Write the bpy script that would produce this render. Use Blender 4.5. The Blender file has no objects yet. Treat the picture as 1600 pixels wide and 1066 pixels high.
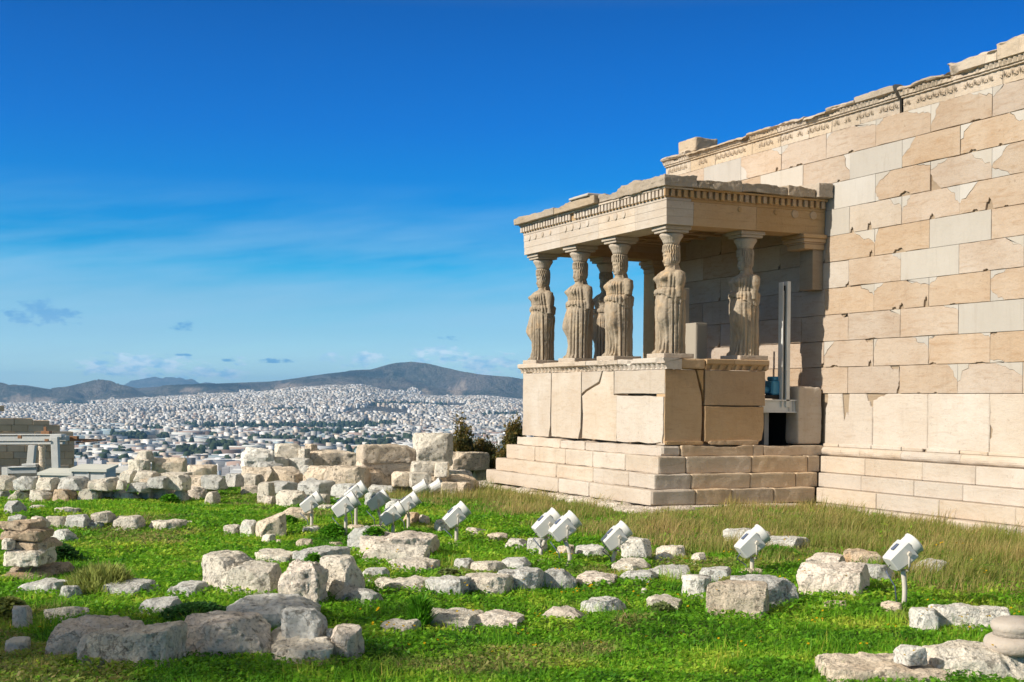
import bpy, math, random
import numpy as np
from mathutils import Matrix, Vector
C = bpy.context.scene
COL = C.collection
R = math.radians
random.seed(5)

# ------------------------------------------------------------------ camera
CAM = np.array([21.3655, -12.6073, 0.7715])
YAW, PITCH, ROLL, FPX, SHY = 0.422, 0.0013, 0.0113, 2137.2, 0.0563
_f0 = np.array([-math.cos(YAW), math.sin(YAW), 0.0]); _r0 = np.array([math.sin(YAW), math.cos(YAW), 0.0]); _u0 = np.array([0, 0, 1.0])
FWD = math.cos(PITCH) * _f0 + math.sin(PITCH) * _u0
_u2 = math.cos(PITCH) * _u0 - math.sin(PITCH) * _f0
RGT = math.cos(ROLL) * _r0 + math.sin(ROLL) * _u2
UPV = math.cos(ROLL) * _u2 - math.sin(ROLL) * _r0
cd = bpy.data.cameras.new("camera"); co = bpy.data.objects.new("camera", cd); COL.objects.link(co)
m = Matrix.Identity(4)
for i in range(3):
    m[i][0], m[i][1], m[i][2], m[i][3] = RGT[i], UPV[i], -FWD[i], CAM[i]
co.matrix_world = m
cd.sensor_width = 36; cd.lens = FPX / 1600 * 36; cd.shift_y = SHY
cd.clip_start = 0.1; cd.clip_end = 80000
cd.dof.use_dof = True; cd.dof.focus_distance = 24; cd.dof.aperture_fstop = 9.0
C.camera = co

# ------------------------------------------------------------------ light
SUN_EL = 30.0
sd = bpy.data.lights.new("sun", 'SUN'); so = bpy.data.objects.new("sun", sd); COL.objects.link(so)
sd.energy = 4.6; sd.angle = R(0.5); sd.color = (1.0, 0.93, 0.82)
SUND = Vector((-0.012, math.cos(R(SUN_EL)), -math.sin(R(SUN_EL))))
so.rotation_euler = SUND.to_track_quat('-Z', 'Y').to_euler()
C.view_settings.view_transform = 'Standard'; C.view_settings.look = 'None'
C.view_settings.exposure = 0.45; C.view_settings.gamma = 1

def nd(nt, t, **kw):
    n = nt.nodes.new(t)
    for k, v in kw.items():
        if k.startswith('i_'):
            n.inputs[k[2:].replace('_', ' ')].default_value = v
        else:
            setattr(n, k, v)
    return n

def ramp(nt, stops, interp='LINEAR'):
    n = nt.nodes.new('ShaderNodeValToRGB'); e = n.color_ramp.elements
    n.color_ramp.interpolation = interp
    while len(e) > len(stops): e.remove(e[-1])
    while len(e) < len(stops): e.new(0.5)
    for q, (p, c) in zip(e, stops):
        q.position = p; q.color = (c, c, c, 1) if not hasattr(c, '__len__') else (*c, 1)
    return n

def math_(nt, op, a, b=None, clamp=False):
    n = nt.nodes.new('ShaderNodeMath'); n.operation = op; n.use_clamp = clamp
    for i, v in enumerate((a, b)):
        if v is None: continue
        if hasattr(v, 'links') or hasattr(v, 'is_linked'): nt.links.new(v, n.inputs[i])
        else: n.inputs[i].default_value = v
    return n.outputs[0]

def mixc(nt, fac, a, b, mode='MIX'):
    n = nt.nodes.new('ShaderNodeMix'); n.data_type = 'RGBA'; n.blend_type = mode
    for i, v in ((0, fac), (6, a), (7, b)):
        if hasattr(v, 'is_linked'): nt.links.new(v, n.inputs[i])
        elif i == 0: n.inputs[0].default_value = v
        else: n.inputs[i].default_value = (*v, 1)
    return n.outputs[2]

# ------------------------------------------------------------------ sky
def px_dir(px, py):
    v = FWD + RGT * (px - 800) / FPX - UPV * (py - 533 - SHY * 1600) / FPX
    return v / np.linalg.norm(v)

W = bpy.data.worlds.new("World"); C.world = W; W.use_nodes = True
nt = W.node_tree; nt.nodes.clear()
out = nd(nt, 'ShaderNodeOutputWorld'); bg = nd(nt, 'ShaderNodeBackground'); bg.inputs['Strength'].default_value = 0.10
nt.links.new(bg.outputs[0], out.inputs[0])
sky = nd(nt, 'ShaderNodeTexSky', sky_type='NISHITA', sun_disc=False)
sky.sun_elevation = R(SUN_EL); sky.sun_rotation = math.atan2(-SUND.x, -SUND.y)
sky.altitude = 150; sky.air_density = 1.0; sky.dust_density = 0.6; sky.ozone_density = 1.5
tc = nd(nt, 'ShaderNodeTexCoord'); sep = nd(nt, 'ShaderNodeSeparateXYZ'); nt.links.new(tc.outputs['Generated'], sep.inputs[0])
el = math_(nt, 'ARCSINE', sep.outputs[2])
# sky tint by elevation: deep winter blue low down, warm fill light added overhead (0..90 deg -> 0..1)
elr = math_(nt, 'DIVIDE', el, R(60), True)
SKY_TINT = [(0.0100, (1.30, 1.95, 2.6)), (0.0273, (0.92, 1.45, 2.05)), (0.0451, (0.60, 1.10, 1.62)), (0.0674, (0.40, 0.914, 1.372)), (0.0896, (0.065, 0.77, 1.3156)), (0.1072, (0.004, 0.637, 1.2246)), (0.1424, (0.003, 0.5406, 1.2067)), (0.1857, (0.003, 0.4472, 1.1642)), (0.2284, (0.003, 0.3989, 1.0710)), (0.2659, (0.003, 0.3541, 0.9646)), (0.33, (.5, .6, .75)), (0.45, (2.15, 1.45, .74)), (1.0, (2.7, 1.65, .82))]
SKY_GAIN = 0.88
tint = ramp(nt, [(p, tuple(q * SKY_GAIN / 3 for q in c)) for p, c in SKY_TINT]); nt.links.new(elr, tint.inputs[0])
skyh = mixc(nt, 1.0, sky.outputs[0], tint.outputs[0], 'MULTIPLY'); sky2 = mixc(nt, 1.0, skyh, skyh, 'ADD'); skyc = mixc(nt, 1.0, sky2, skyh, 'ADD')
# small low clouds: (px, py, half width, half height, strength, colour)
CLOUDS = [(72, 490, 66, 24, .9, 0), (285, 509, 26, 10, .55, 0), (212, 508, 16, 8, .45, 0), (20, 486, 30, 8, .5, 0), (218, 572, 110, 22, 1.0, 1), (160, 566, 40, 12, .9, 1), (330, 585, 70, 14, .8, 1),
          (280, 554, 34, 3, .7, 0), (400, 563, 90, 5, .5, 0), (378, 565, 14, 9, .7, 1), (690, 556, 60, 18, .9, 1), (560, 562, 60, 16, .75, 1), (760, 568, 70, 22, .85, 1), (700, 530, 26, 6, .5, 0),
          (640, 590, 80, 12, .7, 1), (800, 365, 40, 5, .35, 2), (0, 405, 30, 20, .3, 2)]
uax = nd(nt, 'ShaderNodeVectorMath', operation='DOT_PRODUCT'); nt.links.new(tc.outputs['Generated'], uax.inputs[0]); uax.inputs[1].default_value = tuple(_r0)
fax = nd(nt, 'ShaderNodeVectorMath', operation='DOT_PRODUCT'); nt.links.new(tc.outputs['Generated'], fax.inputs[0]); fax.inputs[1].default_value = tuple(_f0)
az = math_(nt, 'ARCTAN2', uax.outputs['Value'], fax.outputs['Value'])
comb = nd(nt, 'ShaderNodeCombineXYZ'); nt.links.new(math_(nt, 'MULTIPLY', az, 1.0), comb.inputs[0]); nt.links.new(math_(nt, 'MULTIPLY', el, 2.2), comb.inputs[1])
nz = nd(nt, 'ShaderNodeTexNoise'); nz.inputs['Scale'].default_value = 62; nz.inputs['Detail'].default_value = 9; nz.inputs['Roughness'].default_value = .62
nt.links.new(comb.outputs[0], nz.inputs['Vector'])
def dir_azel(px, py):
    d = px_dir(px, py)
    return math.atan2(d @ _r0, d @ _f0), math.asin(d[2])
masks = [None, None, None]
for (px, py, hw, hh, s, kind) in CLOUDS:
    a0, e0 = dir_azel(px, py)
    da = math_(nt, 'DIVIDE', math_(nt, 'SUBTRACT', az, a0), hw / FPX * 1.15)
    de = math_(nt, 'DIVIDE', math_(nt, 'SUBTRACT', el, e0), hh / FPX * 1.15)
    r2 = math_(nt, 'ADD', math_(nt, 'MULTIPLY', da, da), math_(nt, 'MULTIPLY', de, de))
    g = math_(nt, 'MULTIPLY', math_(nt, 'SUBTRACT', 1.0, r2, True), s)
    masks[kind] = g if masks[kind] is None else math_(nt, 'MAXIMUM', masks[kind], g)
def cl(mask, lo, hi):
    v = math_(nt, 'ADD', math_(nt, 'MULTIPLY', mask, .75), math_(nt, 'MULTIPLY', math_(nt, 'SUBTRACT', nz.outputs[0], .5), 2.8))
    v = math_(nt, 'MULTIPLY', v, math_(nt, 'MULTIPLY', mask, 4.0, True))
    n = nd(nt, 'ShaderNodeMapRange'); n.interpolation_type = 'SMOOTHSTEP'
    n.inputs[1].default_value = lo; n.inputs[2].default_value = hi; nt.links.new(v, n.inputs[0]); return n.outputs[0]
nz2 = nd(nt, 'ShaderNodeTexNoise'); nz2.inputs['Scale'].default_value = 85; nz2.inputs['Detail'].default_value = 5
nt.links.new(comb.outputs[0], nz2.inputs['Vector'])
DARKC, LITC, THIN = (.4, 2.6, 5.5), (6.2, 7.7, 8.7), (2.0, 4.1, 6.3)
shade = ramp(nt, [(.38, (2.7, 5.3, 7.5)), (.58, LITC)]); nt.links.new(nz2.outputs[0], shade.inputs[0])
for e in shade.color_ramp.elements: pass
c1 = mixc(nt, math_(nt, 'MULTIPLY', cl(masks[1], .22, .7), .9), skyc, shade.outputs[0])
c2 = mixc(nt, math_(nt, 'MULTIPLY', cl(masks[0], .3, .75), .85), c1, DARKC)
c3 = mixc(nt, math_(nt, 'MULTIPLY', cl(masks[2], .2, .9), .4), c2, THIN)
# thin cirrus veil streaks low in the sky
comb2 = nd(nt, 'ShaderNodeCombineXYZ'); nt.links.new(math_(nt, 'MULTIPLY', az, 3.0), comb2.inputs[0])
nt.links.new(math_(nt, 'SUBTRACT', math_(nt, 'MULTIPLY', el, 22.0), math_(nt, 'MULTIPLY', az, 2.6)), comb2.inputs[1])
nz3 = nd(nt, 'ShaderNodeTexNoise'); nz3.inputs['Scale'].default_value = 1.3; nz3.inputs['Detail'].default_value = 6; nz3.inputs['Roughness'].default_value = .55
nt.links.new(comb2.outputs[0], nz3.inputs['Vector'])
st = ramp(nt, [(.38, 0.0), (.72, 1.0)]); nt.links.new(nz3.outputs[0], st.inputs[0])
band = ramp(nt, [(0.0, 0.5), (.09, 0.75), (.15, 0.0), (1.0, 0.0)]); nt.links.new(elr, band.inputs[0])
c4 = mixc(nt, math_(nt, 'MULTIPLY', math_(nt, 'MULTIPLY', st.outputs[0], band.outputs[0]), .85), c3, (2.9, 4.9, 6.7))
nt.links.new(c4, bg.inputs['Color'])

# ------------------------------------------------------------------ helpers
def hsh(ix, iy, iz, seed):
    h = (ix.astype(np.int64) * 73856093) ^ (iy.astype(np.int64) * 19349663) ^ (iz.astype(np.int64) * 83492791) ^ (seed * 2654435761 & 0x7fffffff)
    h = h & 0xffffffff; h = ((h >> 16) ^ h) * 0x45d9f3b & 0xffffffff; h = ((h >> 16) ^ h) * 0x45d9f3b & 0xffffffff; h = (h >> 16) ^ h
    return (h & 0xffff) / 32767.5 - 1.0
def vn(P, seed=0):
    P = np.asarray(P, float); i = np.floor(P); f = P - i; f = f * f * f * (f * (f * 6 - 15) + 10)
    i = i.astype(np.int64); r = 0
    for a in (0, 1):
        wx = f[:, 0] if a else 1 - f[:, 0]
        for b in (0, 1):
            wy = f[:, 1] if b else 1 - f[:, 1]
            for c in (0, 1):
                wz = f[:, 2] if c else 1 - f[:, 2]
                r = r + wx * wy * wz * hsh(i[:, 0] + a, i[:, 1] + b, i[:, 2] + c, seed)
    return r
def fbm(P, seed=0, o=4, g=.5):
    s = 0; a = 1
    for k in range(o):
        s = s + a * vn(P * (2.03 ** k) + 17.3 * k, seed + k); a *= g
    return s
def fbm2(x, y, seed=0, o=4, g=.5):
    return fbm(np.stack([x, y, np.zeros_like(x) + .37], 1), seed, o, g)
def smooth(a, b, x):
    t = np.clip((x - a) / (b - a), 0, 1); return t * t * (3 - 2 * t)

class MB:
    def __init__(s): s.v = []; s.f = []; s.m = []; s.n = 0; s.col = []
    def add(s, verts, faces, mat=0, col=None):
        verts = np.asarray(verts, float).reshape(-1, 3)
        s.v.append(verts); n0 = s.n; s.n += len(verts)
        for f in faces: s.f.append([int(i) + n0 for i in f])
        s.m += [mat] * len(faces) if not hasattr(mat, '__len__') else list(mat)
        c = np.zeros((len(verts), 4)); c[:, :] = (1, 1, 1, 1) if col is None else (*col, 1); s.col.append(c)
    def box(s, x0, x1, y0, y1, z0, z1, mat=0, bev=0.0, col=None):
        if bev <= 0:
            v = [(x, y, z) for z in (z0, z1) for y in (y0, y1) for x in (x0, x1)]
            s.add(v, [(0, 2, 3, 1), (4, 5, 7, 6), (0, 1, 5, 4), (2, 6, 7, 3), (0, 4, 6, 2), (1, 3, 7, 5)], mat, col); return
        b = min(bev, (x1 - x0) * .45, (y1 - y0) * .45, (z1 - z0) * .45)
        v = []; 
        for (cx, sx) in ((x0, 1), (x1, -1)):
            for (cy, sy) in ((y0, 1), (y1, -1)):
                for (cz, sz) in ((z0, 1), (z1, -1)):
                    v += [(cx, cy + sy * b, cz + sz * b), (cx + sx * b, cy, cz + sz * b), (cx + sx * b, cy + sy * b, cz)]
        I = lambda i, j, k, a: ((i * 2 + j) * 2 + k) * 3 + a
        F = []
        for i in (0, 1): F.append([I(i, 0, 0, 0), I(i, 0, 1, 0), I(i, 1, 1, 0), I(i, 1, 0, 0)][::1 if i == 0 else -1])
        for j in (0, 1): F.append([I(0, j, 0, 1), I(1, j, 0, 1), I(1, j, 1, 1), I(0, j, 1, 1)][::1 if j == 0 else -1])
        for k in (0, 1): F.append([I(0, 0, k, 2), I(0, 1, k, 2), I(1, 1, k, 2), I(1, 0, k, 2)][::1 if k == 0 else -1])
        for j in (0, 1):
            for k in (0, 1): F.append([I(0, j, k, 1), I(0, j, k, 2), I(1, j, k, 2), I(1, j, k, 1)])
        for i in (0, 1):
            for k in (0, 1): F.append([I(i, 0, k, 0), I(i, 0, k, 2), I(i, 1, k, 2), I(i, 1, k, 0)])
        for i in (0, 1):
            for j in (0, 1): F.append([I(i, j, 0, 0), I(i, j, 0, 1), I(i, j, 1, 1), I(i, j, 1, 0)])
        for i in (0, 1):
            for j in (0, 1):
                for k in (0, 1): F.append([I(i, j, k, 0), I(i, j, k, 1), I(i, j, k, 2)])
        s.add(v, F, mat, col)
    def grid(s, P, mat=0, wrap=False, col=None):
        n, m_ = P.shape[:2]; F = []
        mm = m_ if wrap else m_ - 1
        for i in range(n - 1):
            for j in range(mm):
                j2 = (j + 1) % m_
                F.append((i * m_ + j, i * m_ + j2, (i + 1) * m_ + j2, (i + 1) * m_ + j))
        s.add(P.reshape(-1, 3), F, mat, col)
    def lathe(s, prof, cx=0, cy=0, n=24, mat=0, rib=None):
        t = np.linspace(0, 2 * np.pi, n, endpoint=False); P = np.zeros((len(prof), n, 3))
        for i, (r, z) in enumerate(prof):
            rr = r if rib is None else r * (1 + rib(i, t))
            P[i, :, 0] = cx + rr * np.cos(t); P[i, :, 1] = cy + rr * np.sin(t); P[i, :, 2] = z
        s.grid(P, mat, True)
        b = s.n - len(prof) * n
        s.f.append([b + i for i in range(n)][::-1]); s.f.append([b + (len(prof) - 1) * n + i for i in range(n)]); s.m += [mat, mat]
    def tube(s, pts, r, n=8, mat=0):
        pts = np.asarray(pts, float); rings = []
        for i in range(len(pts)):
            d = pts[min(i + 1, len(pts) - 1)] - pts[max(i - 1, 0)]; d /= np.linalg.norm(d)
            a = np.cross(d, (0.13, .21, 1.0) if abs(d[2]) < .9 else (1, .1, 0)); a /= np.linalg.norm(a); b = np.cross(d, a)
            rr = r[i] if hasattr(r, '__len__') else r
            t = np.linspace(0, 2 * np.pi, n, endpoint=False)
            rings.append(pts[i] + rr * (np.cos(t)[:, None] * a + np.sin(t)[:, None] * b))
        s.grid(np.array(rings), mat, True); b = s.n - len(pts) * n
        s.f.append([b + i for i in range(n)][::-1]); s.f.append([b + (len(pts) - 1) * n + i for i in range(n)]); s.m += [mat, mat]
    def mesh(s, name, mats, smooth_=False, colors=False):
        me = bpy.data.meshes.new(name); V = np.concatenate(s.v)
        me.from_pydata(V.tolist(), [], s.f)
        for mt in mats: me.materials.append(mt)
        me.polygons.foreach_set('material_index', s.m)
        if smooth_: me.polygons.foreach_set('use_smooth', [True] * len(s.f))
        if colors:
            a = me.color_attributes.new('Col', 'FLOAT_COLOR', 'POINT'); a.data.foreach_set('color', np.concatenate(s.col).ravel())
        me.update(); return me
    def obj(s, name, mats, parent=None, smooth_=False, colors=False, loc=(0, 0, 0)):
        if not isinstance(mats, (list, tuple)): mats = [mats]
        o = bpy.data.objects.new(name, s.mesh(name, mats, smooth_, colors)); COL.objects.link(o); o.location = loc
        if parent: o.parent = parent
        return o
def fastmesh(name, V, F, mat, cols=None, smooth_=False):
    """V (n,3), F (m,k) constant-size faces"""
    me = bpy.data.meshes.new(name); k = F.shape[1]
    me.vertices.add(len(V)); me.vertices.foreach_set('co', V.astype(np.float32).ravel())
    me.loops.add(F.size); me.loops.foreach_set('vertex_index', F.astype(np.int32).ravel())
    me.polygons.add(len(F)); me.polygons.foreach_set('loop_start', (np.arange(len(F)) * k).astype(np.int32))
    try: me.polygons.foreach_set('loop_total', np.full(len(F), k, np.int32))
    except Exception: pass
    if smooth_: me.polygons.foreach_set('use_smooth', np.ones(len(F), bool))
    me.materials.append(mat)
    if cols is not None:
        a = me.color_attributes.new('Col', 'FLOAT_COLOR', 'POINT')
        c = np.ones((len(V), 4), np.float32); c[:, :3] = cols; a.data.foreach_set('color', c.ravel())
    me.update(calc_edges=True); me.validate()
    o = bpy.data.objects.new(name, me); COL.objects.link(o); return o
def tag(o, label=None, cat=None, group=None, kind=None):
    if label: o['label'] = label
    if cat: o['category'] = cat
    if group: o['group'] = group
    if kind: o['kind'] = kind
    return o
def empty(name, loc, label, cat, group=None, rz=0):
    o = bpy.data.objects.new(name, None); COL.objects.link(o); o.location = loc; o.rotation_euler.z = rz
    o.empty_display_size = .2
    return tag(o, label, cat, group)
def copy_tree(o, parent=None):
    c = o.copy(); COL.objects.link(c)
    if parent: c.parent = parent
    for ch in list(o.children): copy_tree(ch, c)
    return c

# ------------------------------------------------------------------ materials
def newmat(name):
    mt = bpy.data.materials.new(name); mt.use_nodes = True
    nt = mt.node_tree; b = nt.nodes['Principled BSDF']; b.inputs['Specular IOR Level'].default_value = .25
    return mt, nt, b
def noise(nt, vec, scale, detail=5, rough=.55, dist=0):
    n = nd(nt, 'ShaderNodeTexNoise'); n.inputs['Scale'].default_value = scale; n.inputs['Detail'].default_value = detail
    n.inputs['Roughness'].default_value = rough; n.inputs['Distortion'].default_value = dist
    nt.links.new(vec, n.inputs['Vector']); return n.outputs[0]
def coords(nt, scl=(1, 1, 1), rnd=True, rot=(0, 0, 0), attr=False):
    t = nd(nt, 'ShaderNodeTexCoord'); mp = nd(nt, 'ShaderNodeMapping'); mp.inputs['Scale'].default_value = scl; mp.inputs['Rotation'].default_value = rot
    src = t.outputs['Object']
    if rnd:
        oi = nd(nt, 'ShaderNodeObjectInfo'); ad = nd(nt, 'ShaderNodeVectorMath', operation='ADD')
        ml = math_(nt, 'MULTIPLY', oi.outputs['Random'], 91.7); nt.links.new(src, ad.inputs[0]); nt.links.new(ml, ad.inputs[1]); src = ad.outputs[0]
    if attr:
        at = nd(nt, 'ShaderNodeAttribute', attribute_name='Col'); ad = nd(nt, 'ShaderNodeVectorMath', operation='ADD')
        sc = nd(nt, 'ShaderNodeVectorMath', operation='SCALE'); sc.inputs['Scale'].default_value = 53.0
        nt.links.new(at.outputs['Color'], sc.inputs[0]); nt.links.new(src, ad.inputs[0]); nt.links.new(sc.outputs[0], ad.inputs[1]); src = ad.outputs[0]
    nt.links.new(src, mp.inputs['Vector']); return mp.outputs[0]
def bump(nt, b, h, strength=.5, dist=.02):
    n = nd(nt, 'ShaderNodeBump'); n.inputs['Strength'].default_value = strength; n.inputs['Distance'].default_value = dist
    nt.links.new(h, n.inputs['Height']); nt.links.new(n.outputs[0], b.inputs['Normal'])

def rock_mat(name, A, B, lich, pit=.5, ochre=0.0):
    mt, nt, b = newmat(name); v = coords(nt)
    c = mixc(nt, ramp_(nt, noise(nt, v, 1.6, 6, .6), .35, .68), A, B)
    c = mixc(nt, math_(nt, 'MULTIPLY', ramp_(nt, noise(nt, v, 3.2, 7, .65), .50, .70), .6), c, lich)
    if ochre: c = mixc(nt, math_(nt, 'MULTIPLY', ramp_(nt, noise(nt, v, 2.6, 6, .6, .6), .56, .68), ochre), c, (.42, .24, .10))
    pn = noise(nt, v, 13, 9, .74); pits = ramp_(nt, pn, .36, .43)
    c = mixc(nt, math_(nt, 'MULTIPLY', math_(nt, 'SUBTRACT', 1.0, pits), pit), c, (.10, .085, .065))
    sp = ramp_(nt, noise(nt, v, 46, 4, .7), .38, .46)
    c = mixc(nt, math_(nt, 'MULTIPLY', math_(nt, 'SUBTRACT', 1.0, sp), pit * .6), c, (.12, .10, .08))
    # fine cracks
    vo = nd(nt, 'ShaderNodeTexVoronoi', feature='DISTANCE_TO_EDGE'); vo.inputs['Scale'].default_value = 2.1
    dv = nd(nt, 'ShaderNodeVectorMath', operation='ADD'); nt.links.new(v, dv.inputs[0])
    nn = nd(nt, 'ShaderNodeTexNoise'); nn.inputs['Scale'].default_value = 3.0; nn.inputs['Detail'].default_value = 5; nt.links.new(v, nn.inputs['Vector'])
    nt.links.new(nn.outputs['Color'], dv.inputs[1]); nt.links.new(dv.outputs[0], vo.inputs['Vector'])
    crk = ramp_(nt, vo.outputs[0], .003, .014)
    c = mixc(nt, math_(nt, 'MULTIPLY', math_(nt, 'SUBTRACT', 1.0, crk), .45), c, (.11, .09, .07))
    oi = nd(nt, 'ShaderNodeObjectInfo'); hv = nd(nt, 'ShaderNodeHueSaturation')
    nt.links.new(math_(nt, 'ADD', math_(nt, 'MULTIPLY', oi.outputs['Random'], .3), .86), hv.inputs['Value']); nt.links.new(c, hv.inputs['Color'])
    nt.links.new(hv.outputs[0], b.inputs['Base Color']); b.inputs['Roughness'].default_value = .95
    h = math_(nt, 'ADD', math_(nt, 'MULTIPLY', noise(nt, v, 5, 10, .74), 1.6), math_(nt, 'ADD', math_(nt, 'MULTIPLY', pits, .7), math_(nt, 'MULTIPLY', math_(nt, 'ADD', crk, sp), .10)))
    bump(nt, b, h, .9, .05); return mt
def ramp_(nt, s, lo, hi):
    n = nd(nt, 'ShaderNodeMapRange'); n.inputs[1].default_value = lo; n.inputs[2].default_value = hi; nt.links.new(s, n.inputs[0]); n.clamp = True
    return n.outputs[0]

def marble(name, A, B, streak, vein=.6, horiz=True, dirt=.35, bstr=.5, dark=(.16, .10, .055), attr=True):
    mt, nt, b = newmat(name); v = coords(nt, (1, 1, 1), False, attr=attr)
    vs = coords(nt, (.8, .8, 4.2) if horiz else (3.5, 3.5, .7), False, (0, R(7), 0), attr=attr)
    c = mixc(nt, ramp_(nt, noise(nt, v, 1.1, 6, .6), .3, .7), A, B)
    s = noise(nt, vs, 2.6, 9, .72, .8)
    c = mixc(nt, math_(nt, 'MULTIPLY', ramp_(nt, s, .50, .70), vein), c, streak)
    fl = ramp_(nt, noise(nt, vs, 6.5, 8, .75, .6), .55, .70)
    patch = ramp_(nt, noise(nt, v, 1.9, 5), .47, .62)
    c = mixc(nt, math_(nt, 'MULTIPLY', math_(nt, 'MULTIPLY', fl, patch), dirt), c, dark)
    vw = coords(nt, (1, 1, 1), False); big = ramp_(nt, noise(nt, vw, .75, 5, .6, .4), .40, .66)
    c = mixc(nt, math_(nt, 'MULTIPLY', big, .34), c, streak)
    vr = coords(nt, (3.2, 3.2, .35), False); run = ramp_(nt, noise(nt, vr, 1.6, 6, .65), .56, .72)
    c = mixc(nt, math_(nt, 'MULTIPLY', run, .16), c, dark)
    pit = ramp_(nt, noise(nt, vw, 17, 6, .75), .33, .39)
    c = mixc(nt, math_(nt, 'MULTIPLY', math_(nt, 'SUBTRACT', 1.0, pit), .45 * min(1.0, dirt * 2)), c, dark)
    if attr:
        at = nd(nt, 'ShaderNodeAttribute', attribute_name='Col'); sp = nd(nt, 'ShaderNodeSeparateColor'); nt.links.new(at.outputs['Color'], sp.inputs[0])
        hv = nd(nt, 'ShaderNodeHueSaturation')
        nt.links.new(math_(nt, 'ADD', math_(nt, 'MULTIPLY', sp.outputs[0], .16), .92), hv.inputs['Value'])
        nt.links.new(math_(nt, 'ADD', math_(nt, 'MULTIPLY', sp.outputs[1], .3), .83), hv.inputs['Saturation'])
        nt.links.new(c, hv.inputs['Color']); c = hv.outputs[0]
    nt.links.new(c, b.inputs['Base Color']); b.inputs['Roughness'].default_value = .8
    h = math_(nt, 'ADD', noise(nt, v, 9, 9, .7), math_(nt, 'MULTIPLY', s, .35)); bump(nt, b, h, bstr, .025)
    return mt
M = {}
M['old'] = marble('old_marble', (.455, .372, .29), (.42, .32, .23), (.33, .22, .135), .75, dirt=.7, bstr=.8)
M['pale'] = marble('pale_marble', (.525, .46, .385), (.47, .392, .308), (.39, .295, .21), .6, dirt=.5, bstr=.7)
M['new'] = marble('new_marble', (.445, .408, .355), (.415, .375, .32), (.365, .325, .27), .45, horiz=False, dirt=.12, bstr=.25)
M['honey'] = marble('honey_marble', (.45, .29, .145), (.49, .34, .195), (.35, .205, .09), .5, dirt=.55, bstr=.8)  # porch side stone; warm bounce in its shade put into the colour
M['carved'] = marble('carved_marble', (.48, .385, .275), (.52, .43, .325), (.32, .23, .145), .5, dirt=.55, bstr=1.0)
M['stepbrown_lit'] = marble('step_marble_lit', (.52, .395, .265), (.55, .435, .31), (.41, .28, .165), .5, dirt=.5, bstr=.8)  # side step stone, lightened: light bounced off the ground put into its colour
M['cornice'] = marble('cornice_marble', (.37, .295, .21), (.42, .345, .265), (.23, .18, .125), .6, dirt=.6, bstr=1.0)
M['core'] = marble('core_marble', (.31, .24, .165), (.35, .275, .19), (.2, .13, .08), .5, attr=False)
M['rp'] = rock_mat('rock_pale', (.81, .74, .615), (.73, .645, .52), (.62, .60, .54), .5)
M['rk'] = rock_mat('rock_pinkish', (.78, .68, .57), (.70, .60, .49), (.64, .60, .53), .5)
M['rg'] = rock_mat('rock_grey', (.66, .645, .59), (.56, .55, .505), (.74, .71, .64), .45)
M['rb'] = rock_mat('rock_ochre', (.64, .49, .33), (.56, .43, .30), (.56, .50, .40), .6, .6)
M['rw'] = rock_mat('rock_white', (.82, .79, .71), (.76, .71, .62), (.68, .64, .56), .3)
M['rt'] = rock_mat('rock_tan', (.77, .65, .50), (.69, .565, .42), (.64, .58, .49), .5, .25)

def statue_mat():
    mt, nt, b = newmat('statue_marble'); v = coords(nt); vs = coords(nt, (6, 6, .7))
    c = mixc(nt, ramp_(nt, noise(nt, v, 2.0, 6, .6), .35, .66), (.40, .315, .215), (.33, .275, .21))
    c = mixc(nt, math_(nt, 'MULTIPLY', ramp_(nt, noise(nt, vs, 2.4, 7, .66), .47, .64), .75), c, (.20, .155, .105))
    c = mixc(nt, math_(nt, 'MULTIPLY', ramp_(nt, noise(nt, v, 3.1, 5, .6), .55, .7), .5), c, (.62, .41, .22))
    nt.links.new(c, b.inputs['Base Color']); b.inputs['Roughness'].default_value = .85
    bump(nt, b, noise(nt, v, 22, 8, .72), .9, .015); return mt
M['statue'] = statue_mat()
def plain(name, col, rough=.5, metal=0, bs=0, var=.0, scale=8):
    mt, nt, b = newmat(name); b.inputs['Roughness'].default_value = rough; b.inputs['Metallic'].default_value = metal
    v = coords(nt)
    n = noise(nt, v, scale, 6, .65)
    c = mixc(nt, math_(nt, 'MULTIPLY', ramp_(nt, n, .4, .7), var), col, tuple(x * .55 for x in col))
    nt.links.new(c, b.inputs['Base Color'])
    if bs: bump(nt, b, n, bs, .01)
    return mt
M['lampwhite'] = plain('lamp_paint', (.62, .61, .57), .38, var=.2, scale=5)
M['lamppole'] = plain('pole_paint', (.55, .50, .42), .55, var=.35, scale=14)
M['slot'] = plain('dark_slot', (.10, .12, .18), .3)
M['glass'] = plain('lamp_glass', (.25, .27, .28), .1)
M['steelwhite'] = plain('white_steel', (.62, .615, .58), .5, var=.35, scale=3)
M['steelgrey'] = plain('grey_steel', (.42, .43, .42), .5, var=.2)
M['rust'] = plain('rust_steel', (.32, .17, .09), .8, var=.5)
M['blue'] = plain('blue_paint', (.07, .27, .42), .4, var=.2)
M['dark'] = plain('dark_recess', (.03, .027, .024), .9)  # near-black: shade of the recesses as a colour; also the hoist bed
M['panel'] = plain('cream_panel', (.33, .29, .23), .6, var=.05)
M['roofgreen'] = plain('pale_roof', (.60, .60, .53), .6, var=.15, scale=2)

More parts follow.
